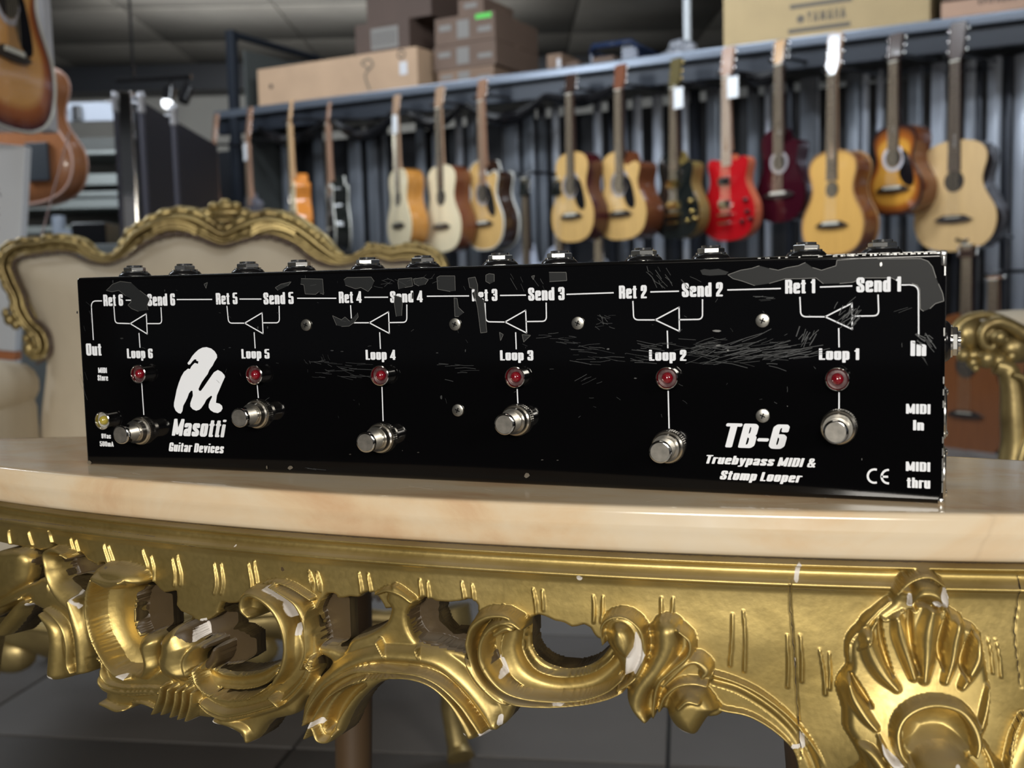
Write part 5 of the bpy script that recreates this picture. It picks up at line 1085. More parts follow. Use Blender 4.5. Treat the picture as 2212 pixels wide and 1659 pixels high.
# crumpled clear bag
p = wpt(1462, 150, -.25); mb = MB()
for i in range(9): mb.ball((p[0]+random.uniform(-.07, .07), p[1]+random.uniform(-.03, .03), RAILZ+.03+random.uniform(0, .09)), (random.uniform(.025, .05),)*3, 8, 6)
tag(mb.build('plastic_bag', mat('cloudy_plastic', (.22, .23, .26), .2, trans=.3)), 'crumpled cloudy plastic bag on the rack beside the pale pipe', 'bag')
# ================================================================== guitars
ACO = [(0, .0), (.004, .12), (.02, .24), (.06, .36), (.12, .44), (.20, .485), (.29, .5), (.38, .48), (.46, .425), (.53, .37), (.60, .335), (.66, .33), (.73, .35), (.80, .375), (.87, .375), (.93, .335), (.975, .25), (1., .12), (1., 0)]
CUT = [(0, .0), (.004, .12), (.02, .24), (.06, .36), (.12, .44), (.20, .485), (.29, .5), (.38, .48), (.46, .425), (.53, .37), (.60, .335), (.66, .335), (.72, .355), (.78, .375), (.83, .365), (.86, .30), (.85, .22), (.83, .15), (.845, .09), (.90, .06)]
def outline(kind, Lb, W_, n=5):
    R = catmull([(w_, u) for u, w_ in (CUT if kind in ('cut', 'lp', 'semi') else ACO)], n)
    Lf = catmull([(w_, u) for u, w_ in (ACO if kind != 'semi' else CUT)], n)
    P = [(float(x)*W_, float(u)*Lb) for x, u in R]+[(-float(x)*W_, float(u)*Lb) for x, u in Lf[::-1]]
    out = []
    for p in P:
        if not out or math.hypot(p[0]-out[-1][0], p[1]-out[-1][1]) > 1e-5: out.append(p)
    if math.hypot(out[0][0]-out[-1][0], out[0][1]-out[-1][1]) < 1e-5: out.pop()
    return out
def wood(n, c, k=.82, rough=.25): return mat('wood_'+n, c, rough, var=tuple(q*k for q in c), scale=14, stretch=(9, 9, .6), coat=.5)
IVORY = mat('cream_binding', (.55, .55, .50), .35); FRET = mat('fretboard_rosewood', (.045, .026, .018), .45); FRETM = mat('fretboard_maple', (.40, .27, .14), .3); NUTW = mat('bone_nut', (.62, .60, .52), .4)
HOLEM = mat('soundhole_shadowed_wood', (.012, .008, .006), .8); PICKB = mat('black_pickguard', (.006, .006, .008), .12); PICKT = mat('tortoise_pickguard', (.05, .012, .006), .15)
ROS = mat('rosette_inlay', (.30, .28, .29), .35); BRG = mat('ebony_bridge', (.02, .014, .012), .4); STRM = mat('guitar_strings', (.62, .55, .42), .3, 1.); GOLDM = mat('gold_hardware', (.62, .46, .16), .2, 1.)
TAGW = mat('white_price_tag', (.75, .77, .80), .5); BURST = vcol_mat('sunburst_finish', 'finish', .16, .8)
def guitar(name, lab, kind, loc, rz, L, top, side, W_=.40, D=.105, bodyf=.485, bind=None, fret=FRET, head=None, neck=None, pick=None, hole=True, rosette=True, bridge='dark', tagc=None, burst=None, tilt=0., grp='acoustic and electric guitars hanging on the rack', hole_r=.05, cat='guitar', back=False, chrome=None, headface=None, detail=False, zbf=.30, zsf=.635):
    Lb = L*bodyf; e = empty(name, loc, rz, lab, cat, grp); e.rotation_euler = (0, tilt, rz)
    P = outline(kind, Lb, W_); n = len(P); c = (0, Lb*.42); thin = kind in ('lp', 'semi')
    # front faces local -y; the body lies between y = 0 (front) and y = D
    mb = MB(); vs = []; prof = [(1, .003), (1, D-.004), (.985, D), (.6, D+.006)]
    for k, (s_, y) in enumerate(prof): vs += [(c[0]+(x-c[0])*s_, y, c[1]+(z-c[1])*s_) for x, z in P]
    fs = [(j*n+i, j*n+(i+1) % n, (j+1)*n+(i+1) % n, (j+1)*n+i) for j in range(len(prof)-1) for i in range(n)]; fs.append(tuple((len(prof)-1)*n+i for i in range(n)))
    mb.add(vs, fs); mb.build('body', side, e, angle=50)
    # soundboard in rings (slightly domed)
    mb = MB(); R = [1, .97, .92, .86, .78, .68, .55, .4, .22]; vs = []
    for r in R: vs += [(c[0]+(x-c[0])*r, -.0005-.004*(1-r)*(4 if thin else 1), c[1]+(z-c[1])*r) for x, z in P]
    fs = [(j*n+i, (j+1)*n+i, (j+1)*n+(i+1) % n, j*n+(i+1) % n) for j in range(len(R)-1) for i in range(n)]; fs.append(tuple((len(R)-1)*n+i for i in range(n-1, -1, -1)))
    vs2 = [(x, .004, z) for x, z in P]; k0 = len(vs); vs += vs2; fs += [(k0+i, i, (i+1) % n, k0+(i+1) % n) for i in range(n)]
    sb = mb.add(vs, fs).build('soundboard', BURST if burst else top, e, angle=50)
    if burst:
        a = sb.data.color_attributes.new('finish', 'FLOAT_COLOR', 'POINT'); cols = []
        cc = [burst[0], burst[0], tuple(.7*x+.3*y for x, y in zip(burst[0], burst[1])), tuple(.35*x+.65*y for x, y in zip(burst[0], burst[1])), burst[1], burst[2], burst[2], burst[2], burst[2]]
        for q in cc: cols += [(*q, 1)]*n
        cols += [(*burst[0], 1)]*n; a.data.foreach_set('color', np.array(cols, np.float32).ravel())
    if bind:
        Pw = [(x, -.001, z) for x, z in P]; MB().tube(Pw, .0045, 6, closed=True).build('binding', bind, e)
        MB().tube([(x, D-.002, z) for x, z in P], .0045, 6, closed=True).build('binding', bind, e)
    zj = Lb; fl = L*.345; hl = L-Lb-fl; zh = Lb+fl; fb0 = Lb*(zsf+.09 if not thin else .78)
    nw0, nw1 = .029, .022
    mb = MB(); mb.add([(-nw0, -.001, fb0), (nw0, -.001, fb0), (nw1, -.004, zh), (-nw1, -.004, zh), (-nw0, -.009, fb0), (nw0, -.009, fb0), (nw1, -.010, zh), (-nw1, -.010, zh)], [(0, 1, 2, 3), (7, 6, 5, 4), (0, 4, 5, 1), (1, 5, 6, 2), (2, 6, 7, 3), (3, 7, 4, 0)])
    fbo = mb.build('fretboard', fret, e)
    mb = MB()
    for k in range(1, 20):
        z = zh-(zh-Lb*.33)*(1-2**(-k/12)); 
        if z < fb0+.003: break
        mb.box((0, -.0105, z), (.046, .002, .0016))
    mb.build('frets', CHROME, fbo, kind='stuff')
    MB().tube([(0, .010, Lb-.03), (0, .008, Lb+.05), (0, .006, zh)], [.027, .022, .020], 10, flat=((0, 1, 0), .8)).build('neck', neck or side, e)
    h = hl; mb = MB(); HP = [(-.021, zh), (-.034, zh+h*.22), (-.032, zh+h*.6), (-.037, zh+h*.96), (-.018, zh+h*1.0), (0, zh+h*.985), (.018, zh+h), (.037, zh+h*.96), (.032, zh+h*.6), (.034, zh+h*.22), (.021, zh)]
    m_ = len(HP); mb.add([(x, -.010+.14*(z-zh), z) for x, z in HP]+[(x, .006+.14*(z-zh), z) for x, z in HP], [tuple(range(m_)), tuple(range(2*m_-1, m_-1, -1))]+[(i, i+m_, (i+1) % m_+m_, (i+1) % m_) for i in range(m_)])
    hd = mb.build('headstock', head or neck or side, e, smooth=False)
    if headface:
        mb = MB(); mb.add([(x*.8, -.0112+.14*(z-zh), zh+(z-zh)*.95+.003) for x, z in HP], [tuple(range(m_))]); mb.build('head_overlay', headface, hd, smooth=False)
    for k in range(3):
        for s_ in (-1, 1):
            z = zh+h*(.25+.27*k); mb = MB(); mb.tube([(s_*.030, .14*(z-zh), z), (s_*.042, .14*(z-zh), z)], .0025, 6); mb.ball((s_*.044, .14*(z-zh), z), (.005, .003, .007), 8, 6); mb.build('tuning_peg', GOLDM if chrome == 'gold' else CHROME, e)
    MB().box((0, -.010, zh-.001), (.044, .010, .005)).build('nut', NUTW, e)
    zs_ = Lb*zsf; zbr = Lb*zbf
    if hole:
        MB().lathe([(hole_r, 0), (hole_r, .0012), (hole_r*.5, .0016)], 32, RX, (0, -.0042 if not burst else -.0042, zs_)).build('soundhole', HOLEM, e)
        if rosette:
            mb = MB(); mb.tube([(math.cos(a)*(hole_r+.010), -.0042, zs_+math.sin(a)*(hole_r+.010)) for a in np.linspace(0, 2*PI, 33)[:-1]], .0085, 6, flat=((0, 1, 0), .15), closed=True); mb.build('rosette', ROS if rosette is True else rosette, e)
    if pick is not None:
        q = [(.045, zs_+.035), (.075, zs_+.01), (.10, zs_-.06), (.105, zs_-.11), (.085, zs_-.125), (.05, zs_-.105), (.03, zs_-.06), (.052, zs_-.02)]; Q = [tuple(v) for v in catmull(q+[q[0]], 4)[:-1]]
        mb = MB(); mb.add([(x, -.0062, z) for x, z in Q]+[(x, -.003, z) for x, z in Q], [tuple(range(len(Q)))]+[(i, i+len(Q), (i+1) % len(Q)+len(Q), (i+1) % len(Q)) for i in range(len(Q))]); mb.build('pickguard', pick, e, smooth=False)
    if bridge:
        bc = BRG; mb = MB(); q = [(-.088, zbr-.006), (-.05, zbr+.012), (0, zbr+.014), (.05, zbr+.012), (.088, zbr-.006), (.06, zbr-.016), (0, zbr-.020), (-.06, zbr-.016)]
        mb.add([(x, -.0125, z) for x, z in q]+[(x, -.003, z) for x, z in q], [tuple(range(8))[::-1]]+[(i, i+8, (i+1) % 8+8, (i+1) % 8) for i in range(8)]); br = mb.build('bridge', BRG, e, smooth=False)
        MB().box((0, -.015, zbr+.004), (.088 if bridge == 'white' else .072, .005, .012 if bridge == 'white' else .003)).build('saddle', NUTW, br)
    if thin:
        for z in (Lb*.62, Lb*.38): MB().box((0, -.0205, z), (.075, .012, .036), bev=.003).build('pickup', GOLDM if chrome == 'gold' else CHROME, e)
        MB().box((0, -.022, Lb*.27), (.09, .010, .012), bev=.002).build('bridge', GOLDM if chrome == 'gold' else CHROME, e); MB().box((0, -.022, Lb*.18), (.08, .010, .012), bev=.003).build('tailpiece', GOLDM if chrome == 'gold' else CHROME, e)
        for x, z in ((.12, .36), (.13, .24), (.10, .14), (.15, .16)): MB().lathe([(.011, 0), (.010, .014), (.007, .016)], 14, RX, (x, -.006, Lb*z+.02)).build('control_knob', GOLDM if chrome == 'gold' else BPLAST, e)
    mb = MB()
    for k in range(6): mb.tube([((k-2.5)*.0105, -.016, zbr), ((k-2.5)*.0075, -.013, zh)], .0006 if not detail else .0011, 4)
    mb.build('strings', STRM, e, kind='stuff')
    if tagc:
        MB().tube([(.02, -.02, zh+.01), (.06, -.03, zh-.02)], .0012, 4).build('tag_thread', TAGW, e); MB().box((.068, -.035, zh-.06), (.065, .004, .095), bev=.0015).build('price_tag', TAGW, e)
    MB().tube([(0, .30, zh+.03), (0, .03, zh+.03), (-.03, .01, zh+.01), (-.035, -.03, zh+.02)], .008, 8).build('hanger_hook', BPLAST, e) if not back else None
    return e
def facing(front_deg):
    """z rotation that turns the guitar front (local -y) to this angle left of straight back at the camera"""
    a = math.radians(front_deg); d = -RT0*math.sin(a)-FW0*math.cos(a); return math.atan2(d[1], d[0])+PI/2
def hang(px, ytop, ybot, off, deg, name, lab, kind, top, side, **k):
    p = wpt(px, ybot, off); o, d = ray(px, ybot); depth = float((p-CAM) @ FWD)
    L = (ybot-ytop)*depth/CF/math.cos(PIT); return guitar(name, lab, kind, (p[0], p[1], p[2]), facing(deg), L, top, side, **k)
NAT = wood('natural_spruce', (.70, .44, .16)); PALEW = wood('pale_spruce', (.86, .74, .50), .93); ORG = wood('orange_maple', (.62, .22, .035)); AMB = wood('amber_maple', (.50, .22, .045)); BRN = wood('reddish_mahogany', (.16, .052, .022)); MAR = wood('maroon_side', (.055, .008, .010)); DRK = wood('dark_walnut', (.035, .016, .010)); NEC = wood('pinkish_neck', (.30, .17, .11))
BLK = mat('black_guitar_lacquer', (.008, .010, .009), .12, coat=.6); RED = mat('cherry_red_lacquer', (.42, .006, .010), .14, coat=.8); REDS = mat('salmon_red_binding', (.62, .16, .08), .3); OLV = mat('aged_olive_binding', (.20, .145, .045), .35); MARO = mat('dark_maroon_lacquer', (.035, .003, .008), .14, coat=.6); GRYG = mat('grey_metallic_lacquer', (.14, .14, .17), .3, .4); AMBH = wood('amber_headstock', (.40, .20, .05)); SLV = mat('silver_head_veneer', (.42, .43, .46), .2, .6)
W_E = 'electric_guitar'; W_A = 'acoustic_guitar'
hang(472, 252, 545, .16, 62, W_E, 'dark red electric guitar with a pinkish neck, farthest left on the rack', 'lp', MARO, MARO, W_=.33, D=.045, bodyf=.40, neck=NEC, bridge=None, hole=False, fret=NEC)
hang(545, 238, 540, .16, 62, W_E, 'grey electric guitar with a long white tag hanging by the rack post', 'lp', GRYG, GRYG, W_=.33, D=.045, bodyf=.40, neck=NEC, bridge=None, hole=False, tagc=1, fret=NEC)
hang(636, 224, 525, .16, 72, W_A, 'bright orange-sided guitar with a blond headstock above the carved chair crest', 'lp', PALEW, ORG, W_=.32, D=.09, bodyf=.49, neck=wood('blond_neck', (.52, .32, .16)), bridge=None, hole=False, fret=FRETM)
hang(718, 228, 545, .16, 74, W_E, 'black guitar with two pale binding bands beside the orange guitar', 'cut', BLK, BLK, W_=.38, D=.085, bodyf=.51, bind=IVORY, neck=NEC, fret=NEC, hole=True, bridge='white')
hang(864, 212, 537, .16, 62, W_A, 'pale-topped acoustic guitar with an amber-orange side, above the right end of the chair crest', 'aco', PALEW, AMB, W_=.34, D=.10, bodyf=.52, neck=wood('light_neck', (.40, .26, .17)), tagc=1, hole_r=.045, rosette=False)
hang(957, 195, 544, .16, 55, W_A, 'pale spruce acoustic guitar with a reddish-brown side, second of the three pale ones', 'aco', PALEW, BRN, W_=.37, D=.10, bodyf=.525, neck=wood('light_neck', (.40, .26, .17)), hole_r=.045, rosette=False)
hang(1048, 180, 540, .16, 54, W_A, 'cutaway acoustic guitar with honey top, dark side and cream binding', 'cut', NAT, DRK, W_=.35, D=.10, bodyf=.53, bind=IVORY, neck=NEC, pick=PICKB, bridge='white', fret=NEC)
hang(1237, 168, 523, .16, 54, W_A, 'honey-topped acoustic guitar with a maroon side and black neck', 'aco', NAT, MAR, W_=.33, D=.10, bodyf=.535, neck=DRK, pick=PICKB, bridge='white')
hang(1342, 148, 518, .16, 54, W_A, 'honey-topped cutaway guitar with red-brown side and black pickguard', 'cut', NAT, BRN, W_=.36, D=.12, bodyf=.51, neck=DRK, pick=PICKB, head=BRN)
hang(1460, 135, 516, .16, 58, W_E, 'black archtop electric guitar with aged olive binding and gold hardware', 'lp', BLK, OLV, W_=.33, D=.07, bodyf=.49, neck=DRK, bridge=None, hole=False, chrome='gold', tagc=1, head=wood('olive_head', (.10, .08, .03)))
hang(1572, 112, 520, .16, 54, W_E, 'cherry red semi-hollow electric guitar with salmon edges', 'semi', RED, REDS, W_=.33, D=.055, bodyf=.50, neck=NEC, bridge=None, hole=False, tagc=1, fret=mat('inlaid_pale_fretboard', (.40, .30, .24), .3))
hang(1684, 96, 480, .16, 54, W_A, 'dark maroon acoustic-electric guitar with an amber headstock', 'cut', MARO, MARO, W_=.28, D=.08, bodyf=.52, neck=DRK, rosette=ROS, bridge='white', headface=AMBH, hole_r=.035)
hang(1798, 84, 551, .30, 56, W_A, 'natural yellow acoustic guitar with a silvery headstock, partly hidden by the pedal', 'aco', wood('yellow_spruce', (.70, .40, .11), .9), wood('red_brown_side', (.22, .07, .025)), W_=.33, D=.10, bodyf=.47, bind=wood('light_edge', (.45, .25, .10)), neck=wood('light_neck', (.40, .26, .17)), headface=SLV, hole_r=.034, rosette=False, bridge='white')
hang(1930, 82, 466, .18, 58, W_A, 'small sunburst acoustic guitar with white rosette, hung above its neighbours', 'aco', NAT, wood('red_brown_side', (.22, .07, .025)), W_=.30, D=.105, bodyf=.50, burst=((.012, .008, .012), (.35, .10, .015), (.62, .30, .045)), neck=DRK, pick=PICKB, bridge='white', hole_r=.040, rosette=mat('pale_rosette', (.55, .53, .58), .4))
hang(2060, 60, 543, .20, 54, W_A, 'light natural parlour guitar with dark side, rightmost on the rack', 'aco', wood('light_spruce', (.62, .42, .20), .92), DRK, W_=.38, D=.10, bodyf=.485, bind=None, neck=DRK, rosette=False, hole_r=.045)
# lower row, seen under and beside the others
LRS = wood('lower_brown', (.20, .085, .035)); LSV = mat('pale_lilac_lacquer', (.36, .39, .47), .25); LG_ = 'guitars of the lower row'
hang(1145, 430, 830, .10, 55, W_E, 'pale grey electric guitar in the lower row, left of the black gap', 'lp', LSV, LSV, W_=.36, D=.05, bodyf=.75, neck=BLK, bridge=None, hole=False, grp=LG_)
hang(1216, 430, 840, .10, 55, W_E, 'light lilac electric guitar in the lower row below the maroon-sided acoustic', 'lp', LSV, LSV, W_=.36, D=.05, bodyf=.75, neck=BLK, bridge=None, hole=False, grp=LG_)
hang(1300, 470, 840, .10, 55, W_E, 'black electric guitar in the lower row between the pale one and the cream one', 'lp', BLK, LSV, W_=.36, D=.05, bodyf=.75, neck=BLK, bridge=None, hole=False, grp=LG_)
hang(2085, 560, 985, .25, 58, W_A, 'brown acoustic guitar of the lower row just right of the pedal end', 'aco', wood('dim_brown_top', (.17, .06, .02)), wood('dim_side', (.06, .022, .012)), W_=.40, D=.085, bodyf=.72, neck=DRK, rosette=False, grp=LG_)
hang(2142, 600, 985, .25, 60, W_A, 'reddish-brown acoustic guitar of the lower row behind the gilt chair arm', 'aco', LRS, wood('dim_side', (.06, .022, .012)), W_=.40, D=.085, bodyf=.64, neck=NEC, rosette=False, grp=LG_)
# two guitars near the left edge
p = at_depth(30, 272, 2.7)
guitar(W_A, 'sunburst dreadnought guitar with black pickguard cut off by the top left corner', 'aco', (p[0], p[1], p[2]-.01), math.atan2(FW0[1], FW0[0])+math.radians(-4), 1.06, NAT, wood('red_brown_side', (.22, .07, .025)), W_=.44, D=.115, burst=((.055, .010, .022), (.46, .13, .03), (.80, .40, .12)), bind=IVORY, pick=PICKB, rosette=mat('pale_rosette', (.55, .53, .58), .4), bridge='white', neck=NEC, detail=True, zbf=.355, zsf=.615)
p = at_depth(74, 446, 3.9)
e = guitar(W_A, 'cedar-brown guitar seen from behind below the sunburst one, with a black control box', 'cut', (p[0], p[1], p[2]), facing(180+8), 1.0, NAT, wood('cedar_back', (.34, .135, .055), .85), W_=.42, D=.10, bind=mat('pink_binding', (.52, .34, .28), .35), neck=NEC, back=True)
MB().box((-.092, .114, .14), (.085, .016, .13), bev=.004).build('control_box', mat('dark_plastic_box', (.02, .026, .034), .4), e)
p = at_depth(80, -60, 3.2); o = MB().box((p[0], p[1], p[2]), (.05, .05, .9), Matrix.Rotation(YAW, 4, 'Z'), .006).build('white_post', mat('white_post_paint', (.50, .49, .50), .4)); tag(o, 'white upright post behind the sunburst guitar', 'post')
# ================================================================== chairs
FAB = mat('beige_damask', (.66, .585, .46), .75, var=(.56, .49, .38), scale=9, bump=.2, bscale=160, stretch=(1, 1, .5)); NAIL = mat('nail_trim', (.085, .06, .05), .5)
CG_ = mat('chair_gilding', (.50, .39, .17), .36, .7, var=(.22, .16, .07), scale=14, bump=.35, bscale=45)
ZC = 2.2
chair = empty('gilded_armchair', camw((490-1106)/CF*ZC, ZC, FLOOR), YAW, 'wide gilded rococo armchair with carved crest and beige damask back behind the pedal', 'chair')
Mi = Matrix.Translation(chair.location) @ Matrix.Rotation(YAW, 4, 'Z'); Mi = Mi.inverted()
def cl(px, py, zc=ZC, dy=0.): return tuple(Mi @ Vector(at_depth(px, py, zc)+FW0*dy))
def local(mb): mb.v = mb.v; return mb
PATH = [(86, 772, 12), (104, 752, 20), (98, 722, 20), (76, 700, 17), (56, 668, 20), (50, 640, 18), (34, 606, 19), (24, 575, 20), (34, 548, 21), (60, 536, 19), (92, 533, 17), (125, 527, 18), (155, 528, 16), (180, 535, 15), (205, 552, 10), (232, 560, 9), (258, 556, 11), (278, 540, 16), (300, 516, 22), (325, 500, 22), (355, 486, 24), (390, 478, 26), (425, 482, 25), (455, 496, 22), (488, 512, 18),
        (522, 500, 22), (556, 488, 25), (592, 484, 26), (628, 494, 26), (660, 512, 24), (690, 536, 24), (716, 554, 18), (742, 563, 10), (768, 560, 9), (795, 548, 12), (820, 544, 14), (848, 550, 15), (880, 546, 17), (910, 548, 19), (938, 562, 18), (952, 590, 16), (948, 640, 18), (928, 690, 18), (905, 740, 18)]
def sweep(offs, rad, name, m, sq=.7, fr=0., to=1., dy=0., bump=0., kind=None, par=chair):
    Q = catmull(PATH, 6); n = len(Q); Q = Q[int(n*fr):max(int(n*to), 1)]; pts = []; R = []
    for i, (x, y, r) in enumerate(Q):
        a = Q[max(i-1, 0)]; b = Q[min(i+1, len(Q)-1)]; tx, ty = b[0]-a[0], b[1]-a[1]; L = math.hypot(tx, ty)+1e-9
        pts.append(cl(x+ty/L*r*offs, y-tx/L*r*offs, ZC, dy)); R.append(max(r*rad*ZC/CF*(1+bump*math.sin(i*1.3)), .002))
    return MB().tube(pts, R, 10, flat=((0, 1, 0), sq)).build(name, m, par, kind=kind)
sweep(.12, 1.15, 'back_frame', CG_, .6, dy=.01)
sweep(.82, .36, 'carved_moulding', CG_, .9, dy=-.022, bump=.22); sweep(.25, .26, 'carved_moulding', CG_, .9, dy=-.03); sweep(-.38, .2, 'carved_moulding', CG_, .9, dy=-.026, bump=.12); sweep(-.78, .2, 'carved_moulding', CG_, .9, dy=-.018)
sweep(-1.14, .2, 'gimp_braid', mat('brown_gimp_braid', (.15, .105, .08), .8), 1., dy=-.036, bump=.3)
# nail heads along the inner edge
Q = catmull(PATH, 14); mb = MB(); last = None
for i in range(1, len(Q)-1):
    x, y, r = Q[i]; tx, ty = Q[i+1][0]-Q[i-1][0], Q[i+1][1]-Q[i-1][1]; L = math.hypot(tx, ty)+1e-9; q = (x-ty/L*(r*1.08+2), y+tx/L*(r*1.08+2))
    if last and math.hypot(q[0]-last[0], q[1]-last[1]) < 6.4: continue
    last = q; mb.ball(cl(q[0], q[1], ZC, -.041), .0034, 6, 4)
mb.build('nailhead_trim', NAIL, chair, kind='stuff')
# ornament lumps: (px, py, rx, ry)
def lumps(L, name='carved_ornament', zc=ZC, dy=-.02, par=chair, cf=cl, lab=None):
    mb = MB()
    for x, y, rx, ry in L: k = zc/CF; mb.ball(cf(x, y, zc, dy), (rx*k, min(rx, ry)*k*.8, ry*k), 12, 8)
    return mb.build(name, CG_, par, label=lab)
cap = MB()
for x, y, rx, ry in ((490, 446, 22, 10), (490, 460, 42, 10), (450, 462, 18, 12), (530, 462, 18, 12), (466, 446, 12, 9), (514, 446, 12, 9), (434, 474, 11, 14), (546, 474, 11, 14), (490, 438, 12, 8), (448, 492, 14, 20), (532, 492, 14, 20)):
    k = ZC/CF; cap.ball(cl(x, y, ZC, -.015), (rx*k, 9*k, ry*k), 12, 8)
cap.tube([cl(490+27*math.cos(a), 492+21*math.sin(a), ZC, -.02) for a in np.linspace(0, 2*PI, 25)[:-1]], 7*ZC/CF, 8, closed=True)
cap.tube([cl(490+38*math.cos(a), 496+30*math.sin(a), ZC, -.008) for a in np.linspace(.2, PI-.2, 14)], 8*ZC/CF, 8)
cap.tube([cl(490, 480, ZC, -.015), cl(490, 508, ZC, -.015)], 4*ZC/CF, 6); cap.tube([cl(474, 476, ZC, -.02), cl(506, 476, ZC, -.02)], 6*ZC/CF, 6)
cap.build('crest_cartouche', CG_, chair, label='pierced oval crest at the top of the chair back')
for L in (((287, 508, 13, 14), (284, 500, 8, 8), (300, 500, 9, 8), (316, 492, 7, 6), (330, 486, 6, 6)), ((690, 512, 13, 14), (705, 528, 9, 10), (722, 540, 9, 9), (676, 500, 8, 7), (740, 550, 7, 6)), ((170, 524, 11, 10), (182, 520, 7, 7), (155, 520, 8, 7), (135, 518, 9, 8), (112, 522, 9, 8), (90, 520, 8, 7)), ((800, 534, 9, 10), (812, 532, 8, 8), (835, 538, 7, 6)),
          ((20, 540, 12, 11), (38, 530, 9, 8), (60, 524, 9, 8), (12, 560, 8, 14)), ((30, 690, 12, 13), (44, 700, 11, 12), (22, 676, 8, 12)), ((72, 752, 13, 18), (84, 770, 12, 8), (92, 740, 8, 14), (66, 730, 9, 10)), ((880, 532, 12, 9), (900, 528, 9, 8), (922, 538, 10, 9), (862, 540, 8, 7), (942, 556, 8, 10)),
          ((360, 468, 7, 6), (378, 463, 7, 5), (396, 461, 7, 5), (414, 464, 7, 6), (566, 468, 7, 6), (584, 465, 7, 5), (602, 466, 7, 5), (620, 472, 7, 6), (345, 474, 6, 6), (636, 480, 6, 6))):
    lumps(L)
# gold flutes inside the crest arches
for sg, cx in ((-1, 388), (1, 598)):
    for k in range(3): MB().tube([cl(cx+t*52, 484-k*-7+ (t*t)*18-4, ZC, -.03) for t in np.linspace(-.9, .9, 9)], .0042, 6).build('crest_flute', CG_, chair)
# padded back
PADP = [(92, 1010), (100, 900), (112, 800), (110, 740), (98, 700), (74, 650), (56, 606), (46, 578), (62, 560), (110, 553), (160, 552), (200, 566), (245, 572), (285, 560), (330, 532), (388, 508), (440, 514), (490, 534), (545, 512), (594, 512), (650, 536), (700, 566), (745, 575), (790, 566), (840, 568), (900, 570), (930, 592), (928, 640), (905, 720), (890, 820), (885, 1010)]
PP = [tuple(q) for q in catmull(PADP, 4)]; cxp, cyp = 490, 760; mb = MB(); vs = []; n = len(PP); R = [1.03, .97, .9, .75, .5, .2]; DY = [0, -.028, -.045, -.06, -.07, -.073]
for r, dy in zip(R, DY): vs += [cl(cxp+(x-cxp)*r, cyp+(y-cyp)*r, ZC, dy) for x, y in PP]
fs = [(j*n+i, (j+1)*n+i, (j+1)*n+(i+1) % n, j*n+(i+1) % n) for j in range(len(R)-1) for i in range(n)]; fs.append(tuple((len(R)-1)*n+i for i in range(n))); fs.append(tuple(range(n-1, -1, -1)))
k0 = len(vs); mb.add(vs, fs); mb.build('upholstered_back', FAB, chair, angle=80)
MB().box((0, .03, .55), (.62, .03, .34), bev=.01).build('back_board', RAWWOOD, chair)
# arms: rolled pads coming forward on both sides
for sgn in (-1, 1):
    x0 = .40*sgn; z0 = .0
    pts = [(x0*1.04, -.02, .56), (x0*1.06, -.18, .565), (x0*1.10, -.38, .545), (x0*1.13, -.50, .50)]
    MB().tube(pts, [.045, .06, .06, .045], 14).build('arm_pad', FAB, chair, angle=80)
    MB().box((x0*1.06, -.24, .42), (.10, .48, .26), bev=.035).build('arm_side', FAB, chair, angle=80)
    MB().tube([(x0*1.13, -.50, .50), (x0*1.16, -.57, .46), (x0*1.16, -.56, .38), (x0*1.12, -.50, .30)], [.03, .032, .026, .024], 12).build('arm_support', CG_, chair)
ZF = -.58
MB().box((0, -.28, .315), (.86, .60, .12), bev=.045).build('seat_cushion', FAB, chair, angle=80)
mb = MB(); mb.tube([(x, ZF-.012-.04*math.cos(x/.44*PI/2), .235-.012*math.cos(x*14)) for x in np.linspace(-.47, .47, 30)], [.030+.006*math.cos(i*1.1) for i in range(30)], 10, flat=((0, 1, 0), .6)); mb.tube([(x, ZF-.045-.04*math.cos(x/.44*PI/2), .258-.012*math.cos(x*14)) for x in np.linspace(-.46, .46, 30)], .009, 8); mb.build('seat_rail', CG_, chair)
mb = MB(); 
for i in range(70): x = -.45+.9*i/69; mb.ball((x, ZF-.03-.04*math.cos(x/.44*PI/2), .278), .0055, 6, 4)
mb.build('nailhead_trim', NAIL, chair, kind='stuff')
for x, rx in ((-.36, .05), (-.18, .04), (0, .07), (.18, .04), (.36, .05)): MB().ball((x, ZF-.04, .205), (rx, .018, .028), 12, 8).build('rail_carving', CG_, chair)
for x, y in ((-.46, -.55), (.47, -.55), (-.36, -.02), (.36, -.02)):
    mb = MB(); mb.tube([(x, y, .24), (x*1.03, y-.012, .17), (x*1.0, y, .08), (x*1.02, y-.015, .025), (x*1.03, y-.03, .012)], [.034, .028, .017, .017, .022], 12); mb.build('leg', CG_, chair)
# second chair: only its near arm reaches in at the right
Z2 = 1.42
ch2 = empty('gilded_armchair', camw(1.35, 1.9, FLOOR), YAW+.5, 'gilded armchair at the right edge, only its scrolled arm and pad in view', 'chair')
M2 = (Matrix.Translation(ch2.location) @ Matrix.Rotation(YAW+.5, 4, 'Z')).inverted()
def c2(px, py, zc=Z2, dy=0.): return tuple(M2 @ Vector(at_depth(px, py, zc)+FW0*dy))
kz = Z2/CF; fl2 = None
def t2(pts, r, name, m=CG_, zc=Z2, dy=0., n=12):
    Q = catmull([(*p, rr) for p, rr in zip(pts, r if hasattr(r, '__len__') else [r]*len(pts))], 6); return MB().tube([c2(q[0], q[1], zc, dy) for q in Q], [q[2]*zc/CF for q in Q], n).build(name, m, ch2)
t2([(2150, 742), (2140, 752), (2126, 746), (2120, 728), (2128, 708), (2150, 696), (2178, 702), (2210, 720), (2250, 742), (2330, 790)], [9, 9, 9, 10, 12, 14, 14, 15, 18, 20], 'arm_scroll')
